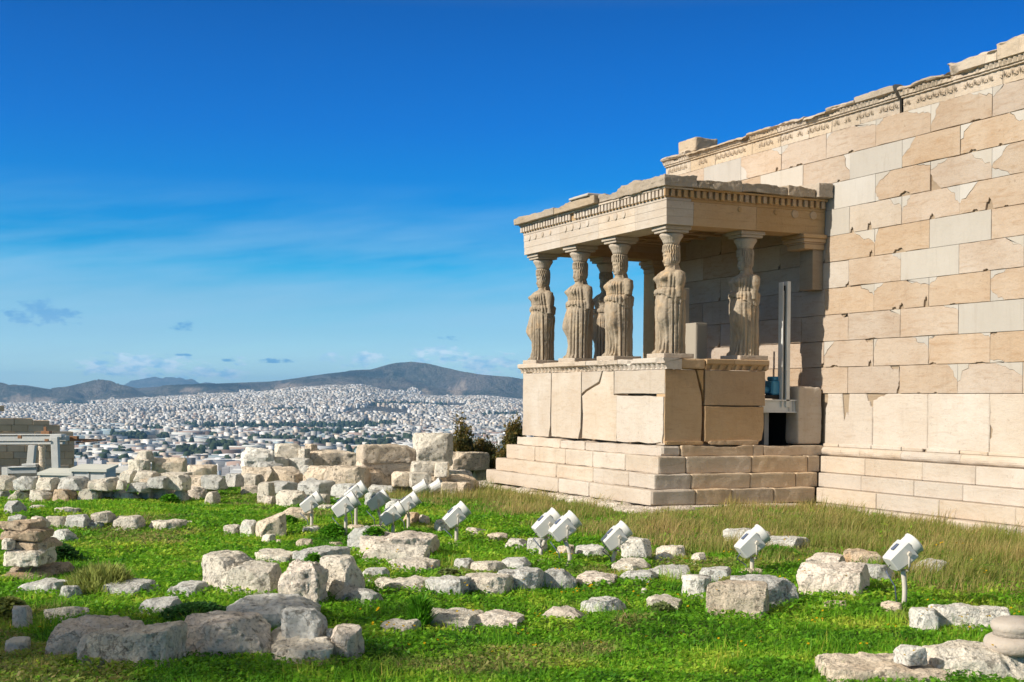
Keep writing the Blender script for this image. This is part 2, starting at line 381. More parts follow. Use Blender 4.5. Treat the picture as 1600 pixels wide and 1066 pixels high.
def attr_mat(name, rough=.9, trans=0.0, var=0):
    mt, nt, b = newmat(name); at = nd(nt, 'ShaderNodeAttribute', attribute_name='Col'); b.inputs['Roughness'].default_value = rough
    nt.links.new(at.outputs['Color'], b.inputs['Base Color'])
    if trans:
        tr = nd(nt, 'ShaderNodeBsdfTranslucent'); nt.links.new(at.outputs['Color'], tr.inputs[0])
        mx = nd(nt, 'ShaderNodeMixShader'); mx.inputs[0].default_value = trans; o = nt.nodes['Material Output']
        nt.links.new(b.outputs[0], mx.inputs[1]); nt.links.new(tr.outputs[0], mx.inputs[2]); nt.links.new(mx.outputs[0], o.inputs[0])
    return mt
M['leaf'] = attr_mat('leaf', .55, .5)
M['city'] = attr_mat('city_paint', .9)

# ------------------------------------------------------------------ ground
def ground_z(x, y):
    x = np.asarray(x, float); y = np.asarray(y, float)
    z = -1.15 - .30 * smooth(0, 10, -2 - x) - .055 * np.clip(-12 - x, 0, None)
    z = z + .05 * np.sin(x * .7 + y * .4) * np.cos(y * .55 - x * .2) * smooth(40, 10, np.abs(x - 8))
    return z
def at(px, py, zadd=0.0):
    d = FWD + RGT * (px - 800) / FPX - UPV * (py - 533 - SHY * 1600) / FPX
    z = -1.2
    for _ in range(30):
        t = (z + zadd - CAM[2]) / d[2]; P = CAM + t * d; z = .5 * z + .5 * float(ground_z(P[0], P[1]))
    return P, t          # t = distance along the view axis
def at_depth(px, py, t):
    return CAM + t * (FWD + RGT * (px - 800) / FPX - UPV * (py - 533 - SHY * 1600) / FPX)

def ground_mat():
    mt, nt, b = newmat('soil_turf'); v = coords(nt, rnd=False)
    c = mixc(nt, ramp_(nt, noise(nt, v, 1.2, 6), .4, .62), (.045, .085, .014), (.10, .085, .040))
    c = mixc(nt, ramp_(nt, noise(nt, v, 14, 6), .45, .65), c, (.045, .075, .015))
    nt.links.new(c, b.inputs['Base Color']); b.inputs['Roughness'].default_value = 1; bump(nt, b, noise(nt, v, 22, 6), .8, .04); return mt
M['soil'] = ground_mat()
def build_ground():
    xs = np.concatenate([np.linspace(-128, -14, 70, endpoint=False), np.linspace(-14, 24, 150, endpoint=False), np.linspace(24, 60, 20)])
    ys = np.concatenate([np.linspace(-70, -16, 30, endpoint=False), np.linspace(-16, 8, 96, endpoint=False), np.linspace(8, 70, 34)])
    X, Y = np.meshgrid(xs, ys); Z = ground_z(X.ravel(), Y.ravel()) + .03 * fbm2(X.ravel() * .9, Y.ravel() * .9, 3)
    # cliff at the rim of the rock
    e = np.maximum.reduce([-118 - X.ravel(), X.ravel() - 50, np.abs(Y.ravel()) - 60]); Z = Z - 60 * smooth(0, 9, e)
    n, m_ = X.shape; V = np.stack([X.ravel(), Y.ravel(), Z], 1)
    idx = np.arange(n * m_).reshape(n, m_); F = np.stack([idx[:-1, :-1], idx[:-1, 1:], idx[1:, 1:], idx[1:, :-1]], -1).reshape(-1, 4)
    tag(fastmesh('ground', V, F, M['soil'], smooth_=True), kind='structure')
build_ground()

# ------------------------------------------------------------------ plain, hills, city
def hor_y(px): return 533 + SHY * 1600 + (px - 800) * math.tan(ROLL) + PITCH * FPX
SKYL = [(-900, 600), (-300, 598), (0, 601), (15, 603.5), (38, 602.5), (77, 608.5), (102, 607), (154, 597), (174, 598.5), (215, 607), (256, 604), (333, 600), (410, 597), (436, 596), (461, 592), (512, 584.6), (553, 580.5), (579, 579.5), (615, 570), (640, 568), (666, 571), (717, 583), (753, 590), (794, 593), (817, 596), (900, 598), (1200, 606), (2000, 610)]
FOOT = [(-900, 640), (0, 633), (100, 630), (150, 629), (250, 624), (330, 619), (400, 617), (450, 610), (520, 606), (565, 605), (600, 613), (650, 621), (700, 623), (760, 622), (817, 628), (1200, 640), (2000, 645)]
def foot_z(px, r=7400.): return .77 + (hor_y(px) - np.interp(px, *zip(*FOOT))) / FPX * r
def sky_z(px, r=9600.): return .77 + (hor_y(px) - np.interp(px, *zip(*SKYL))) / FPX * r
def px_of(az): return 800 + FPX * np.tan(np.clip(az, -1.2, 1.2))
def far_z(az, r):
    px = np.clip(px_of(az), -2400, 3600); w = smooth(1.25, .8, np.abs(az))
    fz = np.clip(foot_z(px), -80, 80) * w - 85 * (1 - w); sz = np.clip(sky_z(px), -20, 400) * w - 85 * (1 - w)
    z = -85 + (fz + 85) * smooth(3600, 7400, r)
    ux = np.cos(az) * r; uy = np.sin(az) * r
    s = np.clip((r - 7400) / 2200, 0, 1)
    gul = np.abs(fbm2(ux / 900, uy / 900, 11, 5, .55)) ; gul2 = fbm2(ux / 2300, uy / 2300, 21, 3)
    prof = np.clip(s + (.7 * gul2 - 1.25 * gul + .36) * np.sin(np.pi * s), 0, 1.0)
    z = z + (sz - fz) * prof ** 1.25 * (r > 7400)
    z = np.where(r > 9600, z - (r - 9600) * .07, z)
    return np.maximum(z, -120)
def hill_mat():
    mt, nt, b = newmat('hill_scrub'); t = nd(nt, 'ShaderNodeTexCoord'); v = t.outputs['Object']
    mp = nd(nt, 'ShaderNodeMapping'); mp.inputs['Scale'].default_value = (.001, .001, .001); nt.links.new(v, mp.inputs[0]); v = mp.outputs[0]
    c = mixc(nt, ramp_(nt, noise(nt, v, 2.2, 9, .68), .40, .60), (.11, .125, .10), (.31, .265, .22))
    c = mixc(nt, math_(nt, 'MULTIPLY', ramp_(nt, noise(nt, v, 16, 8, .7), .52, .66), .75), c, (.06, .075, .05))
    c = mixc(nt, math_(nt, 'MULTIPLY', ramp_(nt, noise(nt, v, 9, 8, .7), .60, .68), .6), c, (.48, .40, .33))
    c = mixc(nt, math_(nt, 'MULTIPLY', ramp_(nt, noise(nt, v, 34, 6, .75), .50, .62), .55), c, (.40, .345, .29))
    c = mixc(nt, math_(nt, 'MULTIPLY', ramp_(nt, noise(nt, v, 52, 5, .75), .54, .63), .45), c, (.05, .065, .05))
    at_ = nd(nt, 'ShaderNodeAttribute', attribute_name='Col'); sp = nd(nt, 'ShaderNodeSeparateColor'); nt.links.new(at_.outputs['Color'], sp.inputs[0])
    q = mixc(nt, ramp_(nt, noise(nt, v, 30, 6, .7), .4, .6), (.72, .58, .46), (.52, .42, .33))
    c = mixc(nt, sp.outputs[0], c, q); c = mixc(nt, sp.outputs[1], c, (.22, .21, .19)); c = mixc(nt, sp.outputs[2], c, (.025, .035, .018))
    nt.links.new(c, b.inputs['Base Color']); b.inputs['Roughness'].default_value = 1
    bump(nt, b, noise(nt, v, 7, 10, .75), 1.0, 260); return mt
M['hill'] = hill_mat()
azs = np.concatenate([np.linspace(-np.pi, -.62, 60, endpoint=False), np.linspace(-.62, .30, 420, endpoint=False), np.linspace(.30, np.pi, 70)])
def polar(name, rs, zfun):
    A, Rr = np.meshgrid(azs, rs); a, r = A.ravel(), Rr.ravel(); z = zfun(a, r)
    d = np.cos(a)[:, None] * _f0 + np.sin(a)[:, None] * _r0
    V = CAM[:2] + d[:, :2] * r[:, None]; V = np.concatenate([V, z[:, None]], 1)
    px = px_of(a); py = hor_y(px) - (z - .77) / r * FPX
    col = np.zeros((len(a), 3))
    col[:, 1] = smooth(7450, 7200, r) * .9
    quar = [(442, 607, 13, 9), (460, 606, 7, 6), (660, 618, 14, 9), (712, 612, 10, 10), (722, 603, 7, 8), (35, 627, 22, 8), (72, 627, 26, 6), (300, 610, 14, 4)]
    n_ = fbm2(px / 7, py / 7, 4, 3) * .5
    for (x, y, w, h) in quar: col[:, 0] = np.maximum(col[:, 0], smooth(1.25, .7, np.hypot((px - x) / w, (py - y) / h) + n_))
    for (x, y, w, h) in [(112, 630, 38, 6), (560, 584, 70, 6), (330, 602, 60, 3), (640, 632, 60, 3)]: col[:, 2] = np.maximum(col[:, 2], smooth(1.25, .75, np.hypot((px - x) / w, (py - y) / h) + n_) * .8)
    col[r < 7000] *= (0, 1, 0)
    n, m_ = A.shape; idx = np.arange(n * m_).reshape(n, m_)
    F = np.stack([idx[:-1, :-1], idx[1:, :-1], idx[1:, 1:], idx[:-1, 1:]], -1).reshape(-1, 4)
    return tag(fastmesh(name, V, F, M['hill'], col, True), kind='structure')
def plain_z(a, r): return far_z(a, r) + 24 * smooth(700, 150, r)
polar('city_plain', np.concatenate([[95], np.linspace(150, 1200, 12, endpoint=False), np.linspace(1200, 7400, 50)]), plain_z)
polar('hills', np.concatenate([np.linspace(7400, 9700, 110), [11500, 14000]]), lambda a, r: far_z(a, r) + np.where(r < 7401, 0, 0))
def far_mountain():
    pr = [(150, 607), (185, 603), (205, 596), (225, 591), (243, 588), (262, 591), (285, 590), (310, 597), (350, 601), (400, 605)]
    pts = []; r = 17500.
    xs = np.linspace(140, 410, 120); rows = []
    for k, s in enumerate(np.linspace(0, 1, 8)):
        zz = .77 + (hor_y(xs) - np.interp(xs, *zip(*pr))) / FPX * r; zz = -100 + (zz + 100) * s ** .8 + 18 * fbm2(xs / 12, xs * 0 + k, 8) * s
        d = [FWD * (r - 2600 * (1 - s)) + RGT * (x - 800) / FPX * (r - 2600 * (1 - s)) for x in xs]
        rows.append([(CAM[0] + q[0], CAM[1] + q[1], z_) for q, z_ in zip(d, zz)])
    b = MB(); b.grid(np.array(rows)); o = b.obj('mountain', M['hill'], smooth_=True); tag(o, kind='structure')
far_mountain()

rng = np.random.default_rng(3)
def city():
    N = 100000
    r = np.sqrt(rng.random(N) * (7800. ** 2 - 1250. ** 2) + 1250. ** 2); px = rng.uniform(-330, 1000, N); az = np.arctan((px - 800) / FPX)
    dens = fbm2(np.cos(az) * r / 420, np.sin(az) * r / 420, 31, 3)
    fz = np.interp(px, *zip(*FOOT))
    keep = (r > 3900) & (dens > -.55) & (r < 7400 + 380 * fbm2(px / 26, r * 0, 5, 3)) & (rng.random(N) < .40 + .75 * smooth(3900, 6500, r))
    near = (r <= 3900) & (dens > -.35) & (rng.random(N) < .22)
    k = keep | near; r, az, px = r[k], az[k], px[k]
    z = far_z(az, r); n = len(r)
    py = hor_y(px) - (z - .77) / r * FPX
    hole = np.zeros(n, bool)
    for (x, y, w, h) in TREES: hole |= (np.abs(px - x) < w) & (np.abs(py - y) < h * .8)
    r, az, px, z = r[~hole], az[~hole], px[~hole], z[~hole]; n = len(r)
    w = rng.uniform(5, 13, n); d = rng.uniform(5, 13, n); h = rng.uniform(6, 16, n)
    low = r < 4000; big = low & (rng.random(n) < .28)
    w[big] = rng.uniform(25, 75, big.sum()); d[big] = rng.uniform(18, 36, big.sum()); h[big] = rng.uniform(6, 10, big.sum()); h[low & ~big] = rng.uniform(5, 14, (low & ~big).sum())
    pal = .8 * np.array([(.76, .73, .68), (.70, .66, .60), (.64, .56, .46), (.74, .62, .50), (.55, .53, .52), (.80, .79, .77), (.42, .30, .24), (.36, .38, .42), (.60, .50, .42)])
    c = pal[rng.choice(9, n, p=[.24, .19, .12, .09, .09, .17, .03, .04, .03])] * rng.choice([.45, .7, .95, 1.12], (n, 1)) * rng.uniform(.9, 1.1, (n, 1))
    c[big] = np.array([(.62, .62, .62), (.44, .45, .46), (.34, .25, .21), (.58, .59, .56), (.30, .38, .42)])[rng.choice(5, big.sum())] * rng.uniform(.8, 1.1, (big.sum(), 1))
    rot = .35 * np.round(fbm2(np.cos(az) * r / 800, np.sin(az) * r / 800, 9, 2) * 4) + rng.normal(0, .06, n)
    rot[big] = np.arctan2(_r0[1], _r0[0]) + rng.normal(0, .15, big.sum())
    ctr = CAM[:2] + (np.cos(az)[:, None] * _f0[:2] + np.sin(az)[:, None] * _r0[:2]) * (r / np.cos(az))[:, None] * np.cos(az)[:, None]
    return ctr, z, w, d, h, rot, c, r
TREES = [(440, 668, 150, 4.5), (560, 665, 60, 3), (350, 640, 20, 2), (455, 642, 30, 2.4), (205, 684, 24, 4), (240, 672, 14, 3), (520, 678, 50, 3), (345, 700, 20, 5), (620, 690, 40, 4), (118, 632, 34, 3), (640, 633, 60, 2.5), (780, 650, 30, 3), (300, 712, 20, 5), (430, 690, 40, 3), (550, 697, 60, 3)]
ctr, cz, cw, cdp, chh, crot, ccol, cr = city()
UB = np.array([(x, y, z) for z in (0, 1) for y in (-.5, .5) for x in (-.5, .5)])
UF = np.array([(4, 5, 7, 6), (0, 1, 5, 4), (3, 2, 6, 7), (2, 0, 4, 6), (1, 3, 7, 5)])
def boxes(name, sel):
    n = len(sel); V = np.repeat(UB[None], n, 0) * np.stack([cw[sel], cdp[sel], chh[sel] + 6], 1)[:, None, :]
    ca, sa = np.cos(crot[sel])[:, None], np.sin(crot[sel])[:, None]
    X = V[..., 0] * ca - V[..., 1] * sa + ctr[sel, 0][:, None]; Y = V[..., 0] * sa + V[..., 1] * ca + ctr[sel, 1][:, None]; Z = V[..., 2] + cz[sel][:, None] - 6
    F = (UF[None] + 8 * np.arange(n)[:, None, None]).reshape(-1, 4)
    return fastmesh(name, np.stack([X, Y, Z], -1).reshape(-1, 3), F, M['city'], np.repeat(ccol[sel], 8, 0))
order = np.argsort(cr); near_i, far_i = order[:285], order[285:]
tag(boxes('distant_city', far_i), 'dense mass of pale apartment blocks spreading up to the foot of the hills', 'city', kind='stuff')
# the nearest buildings one by one: body with a parapet and a roof hut
def block_mesh(k, col):
    b = MB(); b.box(-.5, .5, -.5, .5, -.4, 1, col=col); b.box(-.5, .5, -.5, -.44, 1, 1.06, col=col); b.box(-.5, .5, .44, .5, 1, 1.06, col=col)
    x = random.uniform(-.3, .1); b.box(x, x + .25, -.15, .15, 1, 1.22, col=tuple(q * .9 for q in col))
    for i in range(3): b.box(-.52, .52, -.52, .52, .22 + .26 * i, .25 + .26 * i, col=tuple(q * .8 for q in col))
    return b.mesh('building_shape', [M['city']], colors=True)
kinds = [block_mesh(k, c) for k, c in enumerate([(.74, .71, .66), (.64, .58, .50), (.55, .53, .52), (.70, .60, .48), (.78, .77, .74), (.40, .31, .26), (.5, .54, .56), (.62, .62, .60)])]
for i in near_i:
    o = bpy.data.objects.new('distant_building', kinds[random.randrange(8)]); COL.objects.link(o)
    o.location = (ctr[i, 0], ctr[i, 1], cz[i]); o.scale = (cw[i], cdp[i], chh[i]); o.rotation_euler.z = crot[i]
    tag(o, 'tiny pale flat-roofed building in the lower part of the distant city', 'building', 'buildings on the plain nearest the rock')
def shed(px, py, wpx, hpx, col, name, label, roofcol=None):
    t = 85.8 * FPX / (py - hor_y(px)); P = at_depth(px, py, t); w = wpx / FPX * t; h = hpx / FPX * t
    b = MB(); b.box(-w / 2, w / 2, -12, 12, -5, h, col=col)
    o = b.obj(name, M['city'], colors=True, loc=(P[0], P[1], -85.5)); o.rotation_euler.z = math.atan2(_r0[1], _r0[0])
    tag(o, label, 'warehouse')
    r = MB(); r.box(-w / 2 - .5, w / 2 + .5, -12.5, 12.5, h, h + 1.2, col=roofcol or (.45, .45, .45)); r.obj('roof', M['city'], o, colors=True)
shed(557, 688, 33, 6.5, (.75, .42, .03), 'warehouse', 'long yellow warehouse between blue ends in the distant city')
shed(530, 688, 18, 6.5, (.05, .16, .42), 'warehouse', 'blue shed end on the left of the long yellow warehouse')
shed(588, 688, 26, 6.5, (.06, .15, .36), 'warehouse', 'blue shed end on the right of the long yellow warehouse', (.2, .25, .4))
shed(497, 683, 72, 4, (.60, .62, .62), 'warehouse', 'long pale grey shed left of the yellow warehouse')
shed(405, 702, 60, 8, (.26, .17, .15), 'warehouse', 'dark red brick warehouse in the distant city')
shed(290, 685, 70, 5, (.58, .60, .58), 'warehouse', 'long white roofed shed under the dark belt of trees')
shed(520, 668, 16, 9, (.78, .77, .75), 'warehouse', 'tall white block beside the dark tree belt')
# dark tree belts between the houses
def belts():
    b = MB(); ico = []
    t = (1 + 5 ** .5) / 2
    iv = np.array([(-1, t, 0), (1, t, 0), (-1, -t, 0), (1, -t, 0), (0, -1, t), (0, 1, t), (0, -1, -t), (0, 1, -t), (t, 0, -1), (t, 0, 1), (-t, 0, -1), (-t, 0, 1)]) / 1.9
    fi = np.array([(0, 11, 5), (0, 5, 1), (0, 1, 7), (0, 7, 10), (0, 10, 11), (1, 5, 9), (5, 11, 4), (11, 10, 2), (10, 7, 6), (7, 1, 8), (3, 9, 4), (3, 4, 2), (3, 2, 6), (3, 6, 8), (3, 8, 9), (4, 9, 5), (2, 4, 11), (6, 2, 10), (8, 6, 7), (9, 8, 1)])
    Vs, Fs, Cs = [], [], []; n = 0
    pts = []
    for (x, y, w, h) in TREES:
        for _ in range(int(w * h * .42) + 12):
            pts.append((x + rng.uniform(-1, 1) * w, y + rng.normal(0, .5) * h))
    for _ in range(380): pts.append((rng.uniform(-300, 900), rng.uniform(660, 730)))
    for (px, py) in pts:
        az = math.atan((px - 800) / FPX); a = np.array([az])
        rr = np.linspace(1300, 7300, 240); yy = hor_y(px) - (far_z(a.repeat(240), rr) - .77) / rr * FPX
        if py > yy[0] or py < yy.min(): continue
        r = np.interp(-py, -yy[:], rr); z = far_z(a, np.array([r]))[0]
        s = rng.uniform(4, 9, 3) * (1, 1, 1.1); P = CAM + FWD * r + RGT * r * (px - 800) / FPX
        Vs.append(iv * s * rng.uniform(.75, 1.2, (12, 1)) + (P[0], P[1], z + s[2] * .7)); Fs.append(fi + n); n += 12
        Cs.append(np.tile(np.array((.028, .045, .022)) * rng.uniform(.6, 1.5), (12, 1)))
    tag(fastmesh('tree_belt', np.concatenate(Vs), np.concatenate(Fs), M['city'], np.concatenate(Cs)), 'dark belts of far-off trees between the houses of the city', 'trees', kind='stuff')
belts()
# ------------------------------------------------------------------ temple
D, PW = 3.5, 6.14
Z0, ZPB, ZPT, ZAB, ZAT = 0.0, 1.37, 1.575, 3.99, 4.42
temple = empty('temple', (0, D, -1.3), 'ruined marble temple with a long block wall and a statue porch', 'temple')
def sharp(o, a=26):
    o.data.set_sharp_from_angle(angle=R(a)); return o
def tpart(b, name, mats, parent=None, **k):
    o = b.obj(name, mats, None, **k); o.parent = parent or temple
    o.matrix_parent_inverse = Matrix.Identity(4)
    o.location = Vector(o.location) - Vector((temple.location if parent is None else (0, 0, 0)))
    return o
rnd = random.Random(11)
def slab(mb, poly, frame, thick=.14, mat=0, col=None, rim=.006, jit=.005, step=.09, sd=0):
    """poly: CCW 2-D outline in (u, v); frame: (origin, U, V, N) with N outward. Front sits at N=0, rim worn back."""
    o, U, V, N = [np.array(q, float) for q in frame]; pts = []
    for i in range(len(poly)):
        a, c = np.array(poly[i][:2], float), np.array(poly[(i + 1) % len(poly)][:2], float); L = np.linalg.norm(c - a); k = max(1, int(L / step))
        for j in range(k): pts.append(a + (c - a) * j / k)
    pts = np.array(pts); n = len(pts)
    t = np.roll(pts, -1, 0) - np.roll(pts, 1, 0); t /= np.linalg.norm(t, axis=1)[:, None] + 1e-9
    inn = np.stack([-t[:, 1], t[:, 0]], 1)
    q = np.concatenate([pts * 6.0 + 3.1 * sd, np.zeros((n, 1))], 1); w = (vn(q, 7) * .5 + .5) * jit + np.clip(vn(q * .35, 9) - .45, 0, 1) * jit * 4
    outer = pts + inn * w[:, None]; inner = outer + inn * (rim * (.6 + .8 * (vn(q * 1.7, 5) * .5 + .5)))[:, None]
    P = lambda uv, h: o + uv[:, :1] * U + uv[:, 1:2] * V + N * h
    v = np.concatenate([P(inner, 0), P(outer, -rim), P(outer, -thick)])
    F = [list(range(n))] + [(i, n + i, n + (i + 1) % n, (i + 1) % n) for i in range(n)] + [(n + i, 2 * n + i, 2 * n + (i + 1) % n, n + (i + 1) % n) for i in range(n)]
    mb.add(v, F, mat, col)
def jag(a, c, n=5, amp=.05, seed=0):
    r = random.Random(seed); a = np.array(a); c = np.array(c); t = c - a; nn = np.array((-t[1], t[0])) / (np.linalg.norm(t) + 1e-9); out = []
    for i in range(1, n):
        out.append(a + t * (i / n + r.uniform(-.06, .06)) + nn * r.uniform(-1, 1) * amp)
    return [tuple(x) for x in out]
def rc(): return (rnd.random(), rnd.random(), rnd.random())
def block(mb, u0, u1, v0, v1, frame, corners={}, mat=0, patchmat=1, bites=(), gap=.0022, **kw):
    """wall block with mended (patch) or lost (hole) corners. corners: TL/TR/BL/BR -> (du, dv, 'p'|'h'); bites: (edge, pos, w, h)."""
    gap = gap * rnd.uniform(.25, 1.0)
    u0 += gap; u1 -= gap; v0 += gap; v1 -= gap; sd = rnd.randrange(9999); col = rc()
    P = []
    def edge(a, c, name):
        L = math.dist(a, c); seg = [a]
        bs = sorted([x for x in bites if x[0] == name], key=lambda x: x[1] if name in 'BR' else -x[1])
        for (_, pos, w, h) in bs:
            for k in range(7):
                s = -1 + k / 3; hh = h * math.sqrt(max(0, 1 - s * s)) * (1 + .25 * math.sin(k * 2.1 + pos * 9))
                if name == 'B': seg.append((pos + s * w, v0 + hh))
                if name == 'T': seg.append((pos - s * w, v1 - hh))
                if name == 'R': seg.append((u1 - hh, pos + s * w))
                if name == 'L': seg.append((u0 + hh, pos - s * w))
        return seg
    def cor(nm): return corners.get(nm)
    patches = []
    cs = {'BL': (u0, v0), 'BR': (u1, v0), 'TR': (u1, v1), 'TL': (u0, v1)}
    seq = []
    for nm in ('BL', 'BR', 'TR', 'TL'):
        c = cor(nm); x, y = cs[nm]
        if c is None: seq.append([(x, y)]); continue
        du, dv, kind = c[:3]
        if nm == 'BL': a, e = (x, y + dv), (x + du, y)
        if nm == 'BR': a, e = (x - du, y), (x, y + dv)
        if nm == 'TR': a, e = (x, y - dv), (x - du, y)
        if nm == 'TL': a, e = (x + du, y), (x, y - dv)
        j = jag(a, e, 4 + int(max(du, dv) * 7), .13 * min(du, dv) + .01, sd + len(nm) + ord(nm[0]) + ord(nm[1]))
        seq.append([a] + j + [e])
        if kind == 'p': patches.append([(x, y), e] + j[::-1] + [a] if nm in ('BL', 'BR', 'TR', 'TL') else None)
    names = ['B', 'R', 'T', 'L']; poly = []
    for i in range(4):
        poly += seq[i]
        poly += edge(seq[i][-1], seq[(i + 1) % 4][0], names[i])[1:]
    slab(mb, poly, frame, mat=mat, col=col, sd=sd % 97, **kw)
    for p in patches:
        c = np.mean(np.array(p), 0); p = [tuple(c + (np.array(q) - c) * .985) for q in p]
        slab(mb, p, (np.array(frame[0]) - np.array(frame[3]) * .004, *frame[1:]), mat=patchmat, col=rc(), rim=.003, jit=.001, step=.3)
WF = ((0, D, 0), (1, 0, 0), (0, 0, 1), (0, -1, 0))
rows = [0, .97, 1.465, 1.96, 2.46, 2.96, 3.46, 3.955, 4.45, 4.95, 5.445, 5.93]
XE = 15.2
SPEC = {  # (row, joint at the left end of the block): corner patches, or all-white blocks
 (10, -4.34): 'w', (10, -2.89): dict(TR=(.35, .16, 'p'), BL=(.3, .3, 'p')), (10, -1.44): dict(TL=(.22, .2, 'p')), (10, 0.0): dict(TL=(.2, .12, 'p'), TR=(.75, .09, 'p')), (10, 1.44): dict(TR=(.6, .16, 'p'), TL=(.2, .13, 'p')), (10, 2.89): dict(TL=(.22, .36, 'p'), TR=(.5, .12, 'p')), (10, 4.34): dict(TL=(.3, .16, 'p')),
 (9, -2.17): 'w', (9, -.72): dict(TR=(.2, .42, 'p')), (9, .72): 'w', (9, 2.17): dict(TL=(.35, .3, 'p')), (9, 3.61): dict(TL=(.28, .24, 'p'), TR=(.4, .2, 'p')),
 (8, 0.0): 'w', (8, 1.44): dict(TL=(.4, .25, 'p'), BL=(.14, .16, 'p'), TR=(.4, .06, 'p')), (8, 2.89): dict(TL=(.42, .14, 'p'), TR=(.5, .3, 'p'), BL=(.26, .28, 'h')), (8, 4.34): dict(TL=(.4, .3, 'p'), BL=(.4, .18, 'p')),
 (7, .72): dict(TR=(.34, .2, 'p')), (7, 2.17): dict(TL=(.22, .3, 'p'), TR=(.3, .3, 'p')), (7, 3.61): dict(TL=(.42, .32, 'p')), (7, -.72): 'w',
 (6, 2.89): 'w', (6, 1.44): dict(TL=(.1, .3, 'p')), (6, 0.0): dict(TR=(.6, .26, 'p')), (6, 4.34): dict(),
 (5, .72): dict(TR=(.25, .12, 'p')), (5, 2.17): 'w', (5, 3.61): dict(TR=(.45, .2, 'p')), (5, 5.06): 'w',
 (4, 0.0): dict(TR=(.38, .22, 'p')), (4, 1.44): dict(TL=(.26, .14, 'p'), TR=(.7, .12, 'p')), (4, 2.89): dict(TL=(.2, .16, 'p')), (4, 4.34): dict(TL=(.34, .14, 'p'), BL=(.3, .2, 'p')),
 (3, .72): dict(TR=(.32, .1, 'p')), (3, 2.17): dict(TR=(.36, .1, 'p')), (3, 3.61): 'w', (3, 5.06): 'w',
 (2, 1.44): dict(TR=(.42, .22, 'p'), TL=(.12, .24, 'p')), (2, 2.89): dict(TL=(.2, .06, 'p'), TR=(.2, .08, 'p')), (2, 4.34): dict(BL=(.4, .06, 'p')),
 (1, 2.17): dict(TR=(.26, .3, 'p')), (1, 3.61): dict(TL=(.26, .3, 'p'), TR=(.6, .22, 'p')), (1, .72): dict(BR=(.08, .22, 'h'))}
BITES = {(7, .72): [('B', .80, .05, .09), ('B', 1.30, .06, .12)], (6, 0.0): [('B', 1.35, .05, .1)], (6, 1.44): [('B', 2.12, .16, .07)], (8, 1.44): [('B', 2.25, .15, .06)], (4, 1.44): [('B', 2.82, .05, .16), ('B', 2.2, .07, .09)],
 (3, .72): [('T', .85, .02, .0)], (3, -.72): [('T', .62, .13, .05)], (2, 0.0): [('T', 1.32, .12, .05), ('B', 1.36, .05, .1)], (1, .72): [('T', 2.02, .13, .06)], (2, 2.89): [('B', 3.0, .1, .03)], (2, 4.34): [('T', 4.42, .08, .04)], (7, 3.61): [('B', 4.3, .09, .16)], (7, 2.17): [('B', 2.95, .07, .08)],  (10, -2.89): [('B', -1.6, .05, .08)]}
def wornbox(mb, x0, x1, y0, y1, z0, z1, mat=0, col=None, n=10, amp=.03, seed=1, zup=0.0, k=10):
    n = int(n * 1.5); k = 60 if k >= 20 else 34 if k == 19 else k
    """broken block: dense rounded box with noise, the top gnawed by zup"""
    V, F = cubegrid(n, (x1 - x0, y1 - y0, z1 - z0)); u = V / (np.sum(np.abs(V) ** k, 1) ** (1 / k))[:, None]
    p = u * np.array((x1 - x0, y1 - y0, z1 - z0)) / 2; N = u / np.linalg.norm(u, axis=1)[:, None]
    q = p + np.array((x0 + x1, y0 + y1, z0 + z1)) / 2
    p = p + N * (amp * fbm(q * 2.3, seed, 5, .6))[:, None]
    if zup: p[:, 2] -= zup * np.clip(fbm(np.stack([q[:, 0] * 1.6, q[:, 1] * 1.6, q[:, 2] * 0], 1), seed + 5, 4, .6) + .25, 0, 1) * (u[:, 2] > .2)
    p += np.array((x0 + x1, y0 + y1, z0 + z1)) / 2; mb.add(p, F, mat, col)
_cg = {}
def cubegrid(n, dims=(1, 1, 1)):
    mx = max(dims); nn = tuple(max(3, int(round(n * (d / mx) ** .7))) for d in dims)
    if nn in _cg: return _cg[nn]
    V, F, idx = [], [], {}
    def vid(i, j, k):
        key = (i, j, k)
        if key not in idx: idx[key] = len(V); V.append((2 * i / nn[0] - 1, 2 * j / nn[1] - 1, 2 * k / nn[2] - 1))
        return idx[key]
    a, b_, c = nn
    for i in range(a):
        for j in range(b_):
            F.append([vid(i, j, 0), vid(i, j + 1, 0), vid(i + 1, j + 1, 0), vid(i + 1, j, 0)]); F.append([vid(i, j, c), vid(i + 1, j, c), vid(i + 1, j + 1, c), vid(i, j + 1, c)])
    for i in range(a):
        for k in range(c):
            F.append([vid(i, 0, k), vid(i + 1, 0, k), vid(i + 1, 0, k + 1), vid(i, 0, k + 1)]); F.append([vid(i, b_, k), vid(i, b_, k + 1), vid(i + 1, b_, k + 1), vid(i + 1, b_, k)])
    for j in range(b_):
        for k in range(c):
            F.append([vid(0, j, k), vid(0, j, k + 1), vid(0, j + 1, k + 1), vid(0, j + 1, k)]); F.append([vid(a, j, k), vid(a, j + 1, k), vid(a, j + 1, k + 1), vid(a, j, k + 1)])
    V = np.array(V); V = np.sign(V) * np.abs(V) ** .75   # denser towards the edges
    _cg[nn] = (V, F); return _cg[nn]

